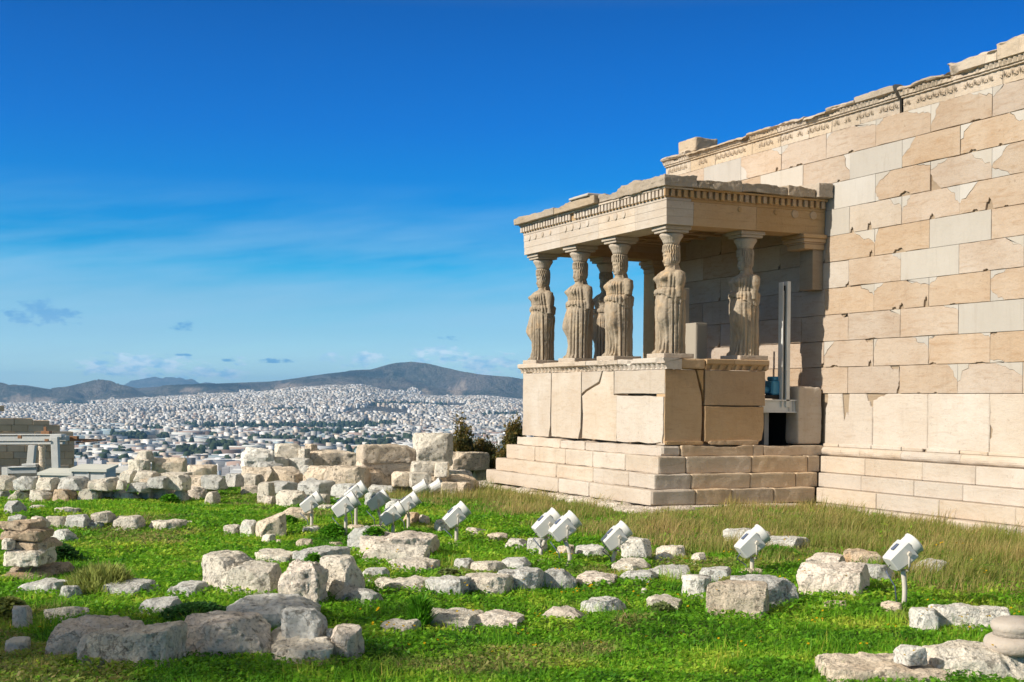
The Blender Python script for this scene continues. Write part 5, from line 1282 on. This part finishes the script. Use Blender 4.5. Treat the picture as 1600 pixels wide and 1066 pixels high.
LAMPS = [(487, 826, 785, 'leftmost floodlight, on a thin post at the foot of the tumbled heap', 0, .9), (540, 842, 789, 'second floodlight from the left, on a post beside the grey boulder', 0, 1.0), (556, 826, 769, 'floodlight peeping out behind the second one from the left', 0, .9), (591, 824, 782, 'floodlight on a curved post behind the mound with the pink ledge', .05, .9),
         (614, 838, 803, 'low floodlight in front of the pair above the mound', 0, .95), (638, 832, 786, 'floodlight behind the low one above the mound', 0, .9), (713, 853, 805, 'single floodlight on a straight post with a ring of rubble at its foot', 0, .95),
         (855, 880, 818, 'left head of the twin floodlights on curved posts', -.09, .95), (882, 886, 823, 'right head of the twin floodlights on curved posts', .07, .95), (963, 884, 838, 'floodlight on a bent post in front of the white pointed rock', -.04, .92),
         (1175, 896, 847, 'second floodlight from the right, above the big grey flat-topped block', 0, .98), (1410, 948, 864, 'rightmost and nearest floodlight, on a thin post with a rough footing stone', .02, .92)]
for (px, gy, hy, lab, bent, sz) in LAMPS:
    P, d = at(px, gy); zc = CAM[2] - (hy - hor_y(px)) / FPX * d; s_ = sz * .62; ph = zc - P[2] - .30 * s_
    aim = (.35, 1.0, .74) if px < 700 else (.22, 1.0, .86)
    make_lamp(aim, lab, max(ph, .05), s_, (P[0], P[1], P[2]), 0, px not in (1410, 614), bent)
for px, gy, lab in [(657, 776, 'small white spotlight lying on the ground left of the brown squared stone'), (680, 774, 'small white spotlight standing against the brown squared stone')]:
    P, d = at(px, gy); s = empty('spotlight', (P[0], P[1], P[2]), lab, 'spotlight', 'small white ground spotlights'); a = Vector((.5, .9, .6)).normalized()
    q = lambda k: np.array(a) * k + np.array((0, 0, .16)); b = MB(); b.tube([q(-.14), q(-.13), q(.10), q(.11), q(.16)], [.09, .11, .12, .14, .14], 16); b.obj('housing', M['lampwhite'], s)
    b = MB(); b.tube([q(.165), q(.17)], .12, 16); b.obj('lens', M['glass'], s)
    b = MB(); b.tube([(0, 0, -.03), (0, 0, .06)], .05, 8); b.obj('foot', M['lamppole'], s)
# ------------------------------------------------------------------ ruin wall, gantry and shelters at the far left
def ruin():
    t = 96.; Xp = at_depth(60, 735, t)[0]
    prof = [(-260, 640), (-60, 640), (-60, 634), (6, 634), (6, 660), (13, 660), (13, 653), (49, 653), (49, 649), (62, 649), (64, 660), (75, 657), (76, 664), (80, 664), (82, 661), (96, 661), (97, 672), (105, 674), (106, 679), (112, 681), (112, 700), (116, 701), (116, 745)]
    def P(px, py):
        v = FWD + RGT * (px - 800) / FPX - UPV * (py - 533 - SHY * 1600) / FPX; k = (Xp - CAM[0]) / v[0]; return CAM + k * v
    s = empty('ruin_wall', tuple(P(0, 745)), 'long brownish ruined block wall with a stepped broken top at the far left', 'wall')
    top = [P(*q) for q in prof]; Y = np.array([q[1] for q in top]); Zt = np.array([q[2] for q in top]); zbot = -6.5
    b = MB(); c0 = .47; r = 0; z = zbot; rd = random.Random(4); L0 = np.array(s.location)
    ym = np.linspace(Y.min(), Y.max(), 4000); zm = np.interp(ym, Y, Zt)
    while z < Zt.max():
        y = Y.min() + (.6 if r % 2 else 0)
        while y < Y.max():
            e = min(y + rd.uniform(1.0, 1.35), Y.max()); mid = (ym > y) & (ym < e)
            if mid.any() and np.median(zm[mid]) > z + .15:
                zt = min(z + c0, np.median(zm[mid])); k = rd.uniform(.75, 1.05)
                b.box(Xp - L0[0] - 1.2, Xp - L0[0] + rd.uniform(0, .03), y - L0[1] + .008, e - L0[1] - .008, z - L0[2] + .006, zt - L0[2], 0, .02, (rd.random(), rd.random(), rd.random()))
            y = e
        z += c0; r += 1
    b.obj('masonry', M['ruin'], s, colors=True)
M['ruin'] = marble('ruin_stone', (.58, .42, .28), (.64, .48, .33), (.42, .29, .18), .5, dirt=.5)
ruin()
def gantry():
    t = 62.; P = lambda px, py, dt=0.: np.array(at_depth(px, py, t + dt)); base = P(60, 748); s = empty('gantry', tuple(base), 'rusty white steel gantry with a long beam on legs at the far left', 'gantry'); L = lambda px, py, dt=0.: P(px, py, dt) - base
    def bar(a, c, w, h, name, mat):
        a, c = np.array(a), np.array(c); d = c - a; ln = np.linalg.norm(d); x = d / ln; y = np.cross((0, 0, 1.) if abs(x[2]) < .8 else FWD, x); y /= np.linalg.norm(y); z = np.cross(x, y)
        b = MB(); b.box(0, ln, -w / 2, w / 2, -h / 2, h / 2, 0, .01); V = b.v[0]; b.v[0] = a + V[:, :1] * x + V[:, 1:2] * y + V[:, 2:] * z; return b.obj(name, mat, s)
    k = t / FPX
    bar(L(-160, 686), L(106, 685), .5, 8 * k, 'beam', M['steelwhite']); bar(L(-160, 693), L(100, 692), .4, 4.5 * k, 'lower_beam', M['steelwhite']); bar(L(-160, 679.5), L(98, 679), .6, 1.6 * k, 'flange', M['steelwhite'])
    bar(L(100, 681), L(82, 681), .7, 5 * k, 'head', M['steelwhite'])
    bar(L(86, 683, -.6), L(88.5, 747, -.6), 10.5 * k, 10.5 * k, 'leg', M['steelwhite']); bar(L(51, 696, 4), L(48, 727, 4), 11 * k, 11 * k, 'leg', M['steelwhite'])
    bar(L(95, 687, .6), L(150, 688, 3), .25, 4 * k, 'rail', M['rust']); bar(L(120, 692, .6), L(164, 687, 3), .12, 2 * k, 'rail', M['rust'])
    bar(L(108, 684, .6), L(122, 684, .6), .3, 5 * k, 'bracket', M['rust']); bar(L(66, 676), L(79, 676), .4, 4.5 * k, 'winch', M['rust']); bar(L(71, 667), L(71, 676), .12, .12, 'mast', M['rust'])
    bar(L(28, 683, -.8), L(34, 683, -.8), .1, 5 * k, 'patch', M['rust']); bar(L(70, 688, -.8), L(76, 688, -.8), .1, 4 * k, 'patch', M['rust'])
    s2 = empty('column', tuple(P(66, 745)), 'slender weathered column standing behind the gantry leg', 'column'); q = P(66, 745)
    b = MB(); b.lathe([(.20, -.3), (.20, .05), (.16, .1), (.15, 40 * k), (.18, 42 * k), (.2, 46 * k), (.2, 49 * k)], n=14); b.obj('shaft', M['rt'], s2, smooth_=True)
    b = MB(); b.box(-.2, .2, -.2, .2, 49.1 * k, 51 * k); b.obj('abacus', M['rt'], s2)
    base = P(38, 746); s3 = empty('pipe_crate', tuple(base), 'grey horizontal steel girder lying below the gantry', 'girder'); s = s3; L = lambda px, py, dt=0.: P(px, py, dt) - base
    bar(L(14, 735), L(60, 734), .5, 10 * k, 'web', M['steelgrey']); bar(L(14, 730), L(60, 729), .7, 1.5 * k, 'flange', M['steelwhite']); bar(L(38, 726), L(60, 726), .7, 3 * k, 'footing', M['steelwhite']); bar(L(9, 730), L(9, 746), .3, 7 * k, 'end_pipe', M['steelwhite'])
    s3.name = 'girder'
gantry()
def shelter(x0, x1, yt, yb, gy, t, mat, label, roofmat):
    P = lambda px, py: np.array(at_depth(px, py, t)); c = P((x0 + x1) / 2, yb); k = t / FPX; w = (x1 - x0) * k; h = (yb - yt) * k
    s = empty('shelter', tuple(c), label, 'shelter', rz=math.atan2(_r0[1], _r0[0]) - .12)
    b = MB(); b.box(-w / 2, w / 2, 0, w * .8, -.8, h, 0, .02); b.obj('wall', mat, s)
    b = MB(); b.add([(-w / 2 - .1, -.1, h + .005), (w / 2 + .1, -.1, h + .005), (w / 2 + .1, w * .8, h + .14), (-w / 2 - .1, w * .8, h + .14), (-w / 2 - .1, -.1, h - .10), (w / 2 + .1, -.1, h - .10), (w / 2 + .1, w * .8, h + .04), (-w / 2 - .1, w * .8, h + .04)], [(0, 1, 2, 3), (4, 7, 6, 5), (0, 4, 5, 1), (1, 5, 6, 2), (2, 6, 7, 3), (3, 7, 4, 0)]); b.obj('roof', roofmat, s)
    for q in (-.5, 0, .5): b = MB(); b.box(q * w - .03, q * w + .03, -.03, -.002, -.8, h - .1); b.obj('frame_post', M['steelgrey'], s)
shelter(112, 165, 733, 752, 750, 52, M['steelwhite'], 'low white shelter with a flat pale roof behind the low rubble wall', M['roofgreen'])
shelter(163, 196, 735, 752, 750, 54, M['steelwhite'], 'white box cabin joined to the right of the low white shelter', M['steelwhite'])
shelter(62, 114, 739, 752, 750, 56, M['roofgreen'], 'pale green roofed shed behind the gantry leg', M['roofgreen'])
# ------------------------------------------------------------------ grass and plants
rng = np.random.default_rng(12)
TA = (PW + .85, D)
def masked(x, y):
    ok = ~((x > -PW - .75) & (x < .72) & (y > -.72)) & ~(y > D - .74)
    for (cx, cy, rz, hw, hd, zt) in FOOTP:
        dx, dy = x - cx, y - cy; u = dx * math.cos(rz) + dy * math.sin(rz); v = -dx * math.sin(rz) + dy * math.cos(rz)
        ok &= ~((np.abs(u) < hw * .9) & (np.abs(v) < hd * .85))
    return ok
def scatter(n, d0, d1, pw):
    """points on the meadow, denser close to the viewer's side"""
    u = rng.random(n); d = (d0 ** (2 - pw) + u * (d1 ** (2 - pw) - d0 ** (2 - pw))) ** (1 / (2 - pw)); px = np.where(rng.random(n) < .86, rng.uniform(-160, 1760, n), rng.uniform(-1100, 2300, n))
    v = (px - 800) / FPX; x = CAM[0] + d * (_f0[0] + v * _r0[0]); y = CAM[1] + d * (_f0[1] + v * _r0[1])
    k = masked(x, y) & (x > -16); return x[k], y[k], d[k]
def dryness(x, y):
    n = fbm2(x * .8, y * .8, 77, 4) * .55
    a = smooth(-3.9, -1.9, y + n * 1.5 + .24 * np.clip(5 - x, -5, 9) * 0 - .16 * np.clip(x - 6, 0, 9) + .9 * smooth(2, -4, x)) * smooth(-12, -5, x)
    return np.clip(a, 0, 1)
def palette(x, y, kind):
    n = len(x); h = fbm2(x * 1.6, y * 1.6, 50, 4) * .6; h2 = fbm2(x * 4.5, y * 4.5, 51, 3) * .5; t = np.clip(.45 + .5 * h + .35 * h2 + rng.normal(0, .12, n), 0, 1)[:, None]
    dk, md, yl = np.array((.05, .19, .012)), np.array((.19, .44, .02)), np.array((.52, .60, .07))
    bare = smooth(.30, .72, fbm2(x * .75, y * .75, 58, 4))[:, None] * rng.random((n, 1))
    c = np.where(t < .5, dk + (md - dk) * t * 2, md + (yl - md) * (t - .5) * 2)
    c = c * (1 - bare) + np.array((.40, .33, .13)) * bare
    return c * rng.uniform(.7, 1.3, (n, 1))
def leaves(n):
    x, y, d = scatter(n, 7.5, 36, 1.35); dr = dryness(x, y); k = rng.random(len(x)) > dr * .93; x, y, d = x[k], y[k], d[k]; n = len(x)
    lump = np.clip(fbm2(x * 1.1, y * 1.1, 60, 4), -1, 1) * .5 + .5; z = ground_z(x, y) + .03 * fbm2(x * .9, y * .9, 3)
    s = rng.uniform(.010, .024, n) * (d / 11) ** .55; hh = rng.random(n) ** .8 * (.015 + .085 * lump) ; yaw = rng.uniform(0, 2 * np.pi, n); tilt = rng.normal(.2, .45, n)
    ax = np.stack([np.cos(yaw) * np.cos(tilt), np.sin(yaw) * np.cos(tilt), np.sin(tilt)], 1); bx = np.stack([-np.sin(yaw), np.cos(yaw), rng.normal(0, .35, n)], 1)
    c = np.stack([x, y, z + hh], 1); S = s[:, None]
    V = np.stack([c - ax * S * 1.2, c + bx * S * .7, c + ax * S * 1.2, c - bx * S * .7], 1).reshape(-1, 3); F = np.arange(4 * n).reshape(-1, 4)
    col = palette(x, y, 0); return V, F, np.repeat(col, 4, 0)
def blades(n, dry=False, pw=1.35, d1=36):
    x, y, d = scatter(n, 7.5, d1, pw); dr = dryness(x, y)
    k = (rng.random(len(x)) < dr) if dry else (rng.random(len(x)) > dr * .6); x, y, d, dr = x[k], y[k], d[k], dr[k]; n = len(x)
    tuft = np.clip(fbm2(x * 2.2, y * 2.2, 64, 3), 0, 1); z = ground_z(x, y) - .02
    if dry: h = rng.uniform(.08, .34, n) * (.65 + .5 * tuft) * np.clip(.85 + .7 * fbm2(x * .9, y * .9, 71, 4), .3, 1.5); w = rng.uniform(.0018, .0035, n) * (d / 10) ** .75; lean = rng.normal(.35, .3, n)
    else: h = rng.uniform(.03, .095, n) * (1 + 1.3 * tuft ** 1.5); w = rng.uniform(.0022, .0048, n) * (d / 11) ** .65; lean = rng.normal(.35, .35, n)
    yaw = rng.uniform(0, 2 * np.pi, n) if not dry else rng.normal(.9, 1.0, n)
    dx, dy = np.cos(yaw), np.sin(yaw); sx, sy = -dy, dx; ra = rng.uniform(0, np.pi, n); sx, sy = np.cos(ra), np.sin(ra)
    def P(f, ww): o = lean * h * f ** 2; return np.stack([x + dx * o + sx * ww, y + dy * o + sy * ww, z + h * f * (1 - .12 * f * np.abs(lean))], 1)
    V = np.stack([P(0, -w), P(0, w), P(.55, w * .75), P(.55, -w * .75), P(1.0, w * .12), P(1.0, -w * .12)], 1).reshape(-1, 3)
    b = np.arange(n)[:, None] * 6; F = np.concatenate([b + (0, 1, 2, 3), b + (3, 2, 4, 5)])
    if dry:
        t = np.clip(.5 + .5 * fbm2(x * 1.3, y * 1.3, 90, 3) + rng.normal(0, .25, n), 0, 1)[:, None]; col = (np.array((.19, .27, .035)) * (1 - t) + np.array((.54, .40, .17)) * t) * rng.uniform(.75, 1.2, (n, 1))
    else: col = palette(x, y, 1) * np.where(rng.random((n, 1)) < .07, np.array((2.2, 1.2, 3.0)), 1.0)
    return V, F, np.repeat(col, 6, 0)
def merge(name, parts, label, cat):
    Vs, Fs, Cs = [], [], []; n = 0
    for V, F, c in parts: Vs.append(V); Fs.append(F + n); Cs.append(c); n += len(V)
    o = fastmesh(name, np.concatenate(Vs), np.concatenate(Fs), M['leaf'], np.concatenate(Cs)); tag(o, label, cat, kind='stuff'); return o
merge('grass', [leaves(500000), blades(270000)], 'short bright green grass and clover covering the meadow', 'grass')
merge('dry_grass', [blades(480000, True, 1.2)], 'tall olive and straw coloured grass in front of the temple steps', 'grass')
def flowers():
    b = []; pts = [(1230, 857), (1467, 865), (1473, 864), (1502, 866), (1536, 913), (1590, 965), (1447, 986), (1252, 912), (926, 937), (914, 940), (907, 943), (888, 947), (745, 975), (72, 1009), (972, 984), (1190, 1024), (1258, 1030), (883, 885), (890, 880), (815, 928), (997, 949), (1033, 945)] + [(rng.uniform(560, 1590), rng.uniform(870, 1050)) for _ in range(70)]
    Vs, Cs = [], []
    for (px, py) in pts:
        P, d = at(px, py, .12); 
        for _ in range(rng.integers(1, 4)):
            q = P + rng.normal(0, .035, 3) * (1, 1, .3) + (0, 0, .13); s = .011 * (d / 10) ** .4; yaw = rng.uniform(0, 6.3)
            for k in range(2):
                a = np.array((math.cos(yaw + k * .8), math.sin(yaw + k * .8), .15)) * s; c = np.array((-a[1], a[0], .5 * s)); Vs.append([q - a, q - c, q + a, q + c]); Cs += [(.75, .50, .01)] * 4
    V = np.array(Vs).reshape(-1, 3); tag(fastmesh('wildflowers', V, np.arange(len(V)).reshape(-1, 4), M['leaf'], np.array(Cs)), 'small yellow wildflowers sprinkled in the grass', 'flowers', kind='stuff')
flowers()
def tuft(px, py, wpx, hpx, col, label, name='weed', zoff=0.0, gy=None, nl=500, spiky=False, ls=1.0):
    P, d = at(px, gy or py); zb = CAM[2] - (py - hor_y(px)) / FPX * d; r = wpx / FPX * d / 2; h = hpx / FPX * d
    n = nl; u = rng.normal(0, .42, (n, 2)); rad = np.hypot(u[:, 0], u[:, 1]); k = rad < 1; u = u[k]; rad = rad[k]; n = len(u)
    f = rng.random(n) ** .6; z = h * f * np.sqrt(np.maximum(1 - rad ** 2, .05)); c = np.stack([u[:, 0] * r, u[:, 1] * r, z], 1)
    s = rng.uniform(.012, .028, n) * ls * (d / 12) ** .5; yaw = np.arctan2(u[:, 1], u[:, 0]) + rng.normal(0, .7, n); tl = rng.normal(.9 if spiky else .25, .4, n); kx = 2.6 if spiky else 1.25; kw = .28 if spiky else .75
    ax = np.stack([np.cos(yaw) * np.cos(tl), np.sin(yaw) * np.cos(tl), np.sin(tl)], 1) * s[:, None] * kx; bx = np.stack([-np.sin(yaw), np.cos(yaw), rng.normal(0, .3, n)], 1) * s[:, None] * kw
    V = np.stack([c - ax, c + bx, c + ax, c - bx], 1).reshape(-1, 3); cc = np.array(col) * rng.uniform(.55, 1.4, (n, 1))
    o = fastmesh(name, V, np.arange(4 * n).reshape(-1, 4), M['leaf'], np.repeat(cc, 4, 0)); o.location = (P[0], P[1], zb - .01)
    st = MB()
    for i in range(7): a = rng.uniform(0, 6.3); st.tube([(0, 0, -.02), (math.cos(a) * r * .3, math.sin(a) * r * .3, h * .45), (math.cos(a) * r * .6, math.sin(a) * r * .6, h * .8)], .004, 5)
    st.obj('stem', M['stem'], o); tag(o, label, 'weed', 'weeds growing among the stones'); return o
M['stem'] = plain('stem', (.12, .10, .04), .9)
DG, BG, OL = (.055, .16, .035), (.12, .34, .02), (.34, .38, .10)
tuft(308, 965, 120, 24, DG, 'dark green leafy clump spreading on the slabs behind the cracked boulder', gy=968, nl=2600)
tuft(345, 889, 55, 12, DG, 'green weed growing on top of the first big boulder', gy=908, nl=500)
tuft(490, 878, 30, 14, BG, 'green sprig growing behind the broken third boulder', gy=893, nl=300)
tuft(583, 835, 34, 12, BG, 'bright weed growing on top of the pink ledge stone', gy=866, nl=450)
tuft(520, 842, 54, 24, BG, 'bright leafy weed left of the grey boulder of the mound', nl=1100)
tuft(448, 820, 40, 16, BG, 'bright leafy weed beside the leaning tan stone', nl=700)
tuft(610, 770, 40, 14, DG, 'dark green weed on the slab behind the cluster lamps', nl=600)
tuft(265, 787, 34, 16, BG, 'bright green weed at the foot of the low rubble wall', nl=600)
tuft(160, 925, 110, 36, OL, 'straw green grass tuft between the shaded slabs at left', nl=1800, spiky=True, ls=1.8)
tuft(85, 880, 90, 34, DG, 'dark green bushy weed beside the stacked brown stones', nl=1800)
tuft(12, 965, 70, 34, OL, 'grey green bush at the left edge', nl=1300)
tuft(1215, 868, 70, 16, BG, 'dark weed with a yellow flower between two grey slabs', nl=900)
tuft(1035, 960, 46, 20, (.24, .30, .11), 'grey green weed beside the sunken pale stone', nl=700)
tuft(655, 985, 34, 46, BG, 'upright grass tuft beside the narrow slanted stone', nl=900, spiky=True, ls=2.0)
tuft(1150, 912, 60, 12, OL, 'low weed growing between the pink block and the grey one', gy=930, nl=700)
tuft(1055, 741, 46, 8, (.07, .09, .04), 'dry weed growing on the porch step below the broken course', gy=752, nl=400)
tuft(1219, 739, 16, 8, BG, 'small green weed on the upper side step of the porch', gy=752, nl=200)
tuft(1256, 762, 14, 9, BG, 'small green weed on the lower side step of the porch', gy=768, nl=200)
tuft(700, 905, 46, 18, (.24, .30, .11), 'grey green weed in front of the row of flat blocks', nl=600)
def bush(name, px, gy, ytop, wpx, label, t, n, seed, sway=0):
    P, d = at(px, gy); base = P + np.array((FWD[0], FWD[1], 0)) * (t - d); base = np.array(at_depth(px, 745, t)); base[2] = float(ground_z(base[0], base[1])); zt = at_depth(px, ytop, t)[2]; H = zt - base[2]; r = wpx / FPX * t / 2; rg = np.random.default_rng(seed)
    s = empty(name, tuple(base), label, 'bush', 'dark green bushes behind the blocks'); br = MB(); Vs, Cs = [], []
    for i in range(26):
        a = rg.uniform(0, 6.28); q = rg.random() ** .6; hh = H * (1 - .55 * q ** 1.4) * rg.uniform(.78, 1.0); tip = np.array((math.cos(a) * r * q + sway * hh, math.sin(a) * r * q, hh)); mid = tip * (.5, .5, .55)
        br.tube([(0, 0, 0), mid, tip], [.02, .012, .004], 5)
        m_ = n // 26; f = rg.uniform(.25, 1.02, m_); c = np.where(f[:, None] < .5, mid * (f[:, None] * 2), mid + (tip - mid) * (f[:, None] * 2 - 1)) + rg.normal(0, .085, (m_, 3))
        s_ = rg.uniform(.03, .07, (m_, 1)); d1 = rg.normal(0, 1, (m_, 3)); d1[:, 2] += .8; d1 /= np.linalg.norm(d1, axis=1)[:, None]; d2 = np.cross(d1, rg.normal(0, 1, (m_, 3))); d2 /= np.linalg.norm(d2, axis=1)[:, None]
        Vs.append(np.stack([c - d1 * s_, c + d2 * s_ * .45, c + d1 * s_, c - d2 * s_ * .45], 1).reshape(-1, 3)); w = np.clip(f + rg.normal(0, .2, m_) - .45, 0, 1)[:, None] * (.3 + .7 * (i % 3 > 0)); cc = np.array((.05, .075, .022)) * (1 - w) + np.array((.36, .23, .06)) * w; Cs.append(np.repeat(cc * rg.uniform(.6, 1.3, (m_, 1)), 4, 0))
    V = np.concatenate(Vs); o = fastmesh('foliage', V, np.arange(len(V)).reshape(-1, 4), M['leaf'], np.concatenate(Cs)); o.parent = s; br.obj('branch', M['stem'], s)
bush('bush', 722, 772, 644, 46, 'tall dark bush with brownish tips rising behind the tall upright block', 35, 7000, 1, -.06)
bush('bush', 755, 772, 680, 70, 'low dark bush between the two taller ones behind the blocks', 35.6, 7000, 2)
bush('bush', 801, 772, 648, 44, 'bush with brownish tips half hidden by the porch corner', 35.2, 7000, 3, .06)
bush('bush', 782, 772, 690, 60, 'dark low bush against the back of the porch steps', 34, 6000, 4)
# tree standing behind the viewer, whose shade falls on the near left grass
def shade_tree():
    rg = np.random.default_rng(8); s = empty('pine_tree', (10.6, -26.3, -1.2), 'pine tree standing behind the viewer, out of the picture', 'tree'); H = 10.2
    b = MB(); b.tube([(0, 0, -.2), (.15, .1, 3), (.05, -.1, 6), (0, 0, 9)], [.28, .22, .16, .06], 10)
    Vs, Cs = [], []
    for i in range(46):
        a = rg.uniform(0, 6.28); z0 = rg.uniform(6.3, 9.3); L = rg.uniform(.6, 2.5) * (1.1 if z0 < 8 else .75); tip = np.array((math.cos(a) * L * 1.25, math.sin(a) * L, z0 + rg.uniform(-.3, .8))); b.tube([(0, 0, z0 - .5), tip * (.5, .5, 1) - (0, 0, .2), tip], [.06, .04, .015], 5)
        m_ = 240; f = rg.uniform(.35, 1.05, (m_, 1)); c = np.array((0, 0, z0 - .3)) * (1 - f) + tip * f + rg.normal(0, .24, (m_, 3)); s_ = rg.uniform(.05, .11, (m_, 1)); d1 = rg.normal(0, 1, (m_, 3)); d1 /= np.linalg.norm(d1, axis=1)[:, None]; d2 = np.cross(d1, rg.normal(0, 1, (m_, 3))); d2 /= np.linalg.norm(d2, axis=1)[:, None]
        Vs.append(np.stack([c - d1 * s_, c + d2 * s_ * .5, c + d1 * s_, c - d2 * s_ * .5], 1).reshape(-1, 3)); Cs.append(np.tile((.03, .06, .02), (4 * m_, 1)))
    b.obj('trunk', M['stem'], s); V = np.concatenate(Vs); o = fastmesh('crown', V, np.arange(len(V)).reshape(-1, 4), M['leaf'], np.concatenate(Cs)); o.parent = s
shade_tree()
# ------------------------------------------------------------------ air
b = MB(); b.box(-20500, 20500, -20500, 20500, -140, 310)
hm = bpy.data.materials.new('haze'); hm.use_nodes = True; hn = hm.node_tree; hn.nodes.clear()
ho = nd(hn, 'ShaderNodeOutputMaterial'); hv = nd(hn, 'ShaderNodeVolumePrincipled'); hv.inputs['Density'].default_value = 6.2e-5; hv.inputs['Color'].default_value = (.26, .60, 1.0, 1); hv.inputs['Anisotropy'].default_value = .2
hn.links.new(hv.outputs[0], ho.inputs['Volume'])
tag(b.obj('haze', hm), kind='stuff')
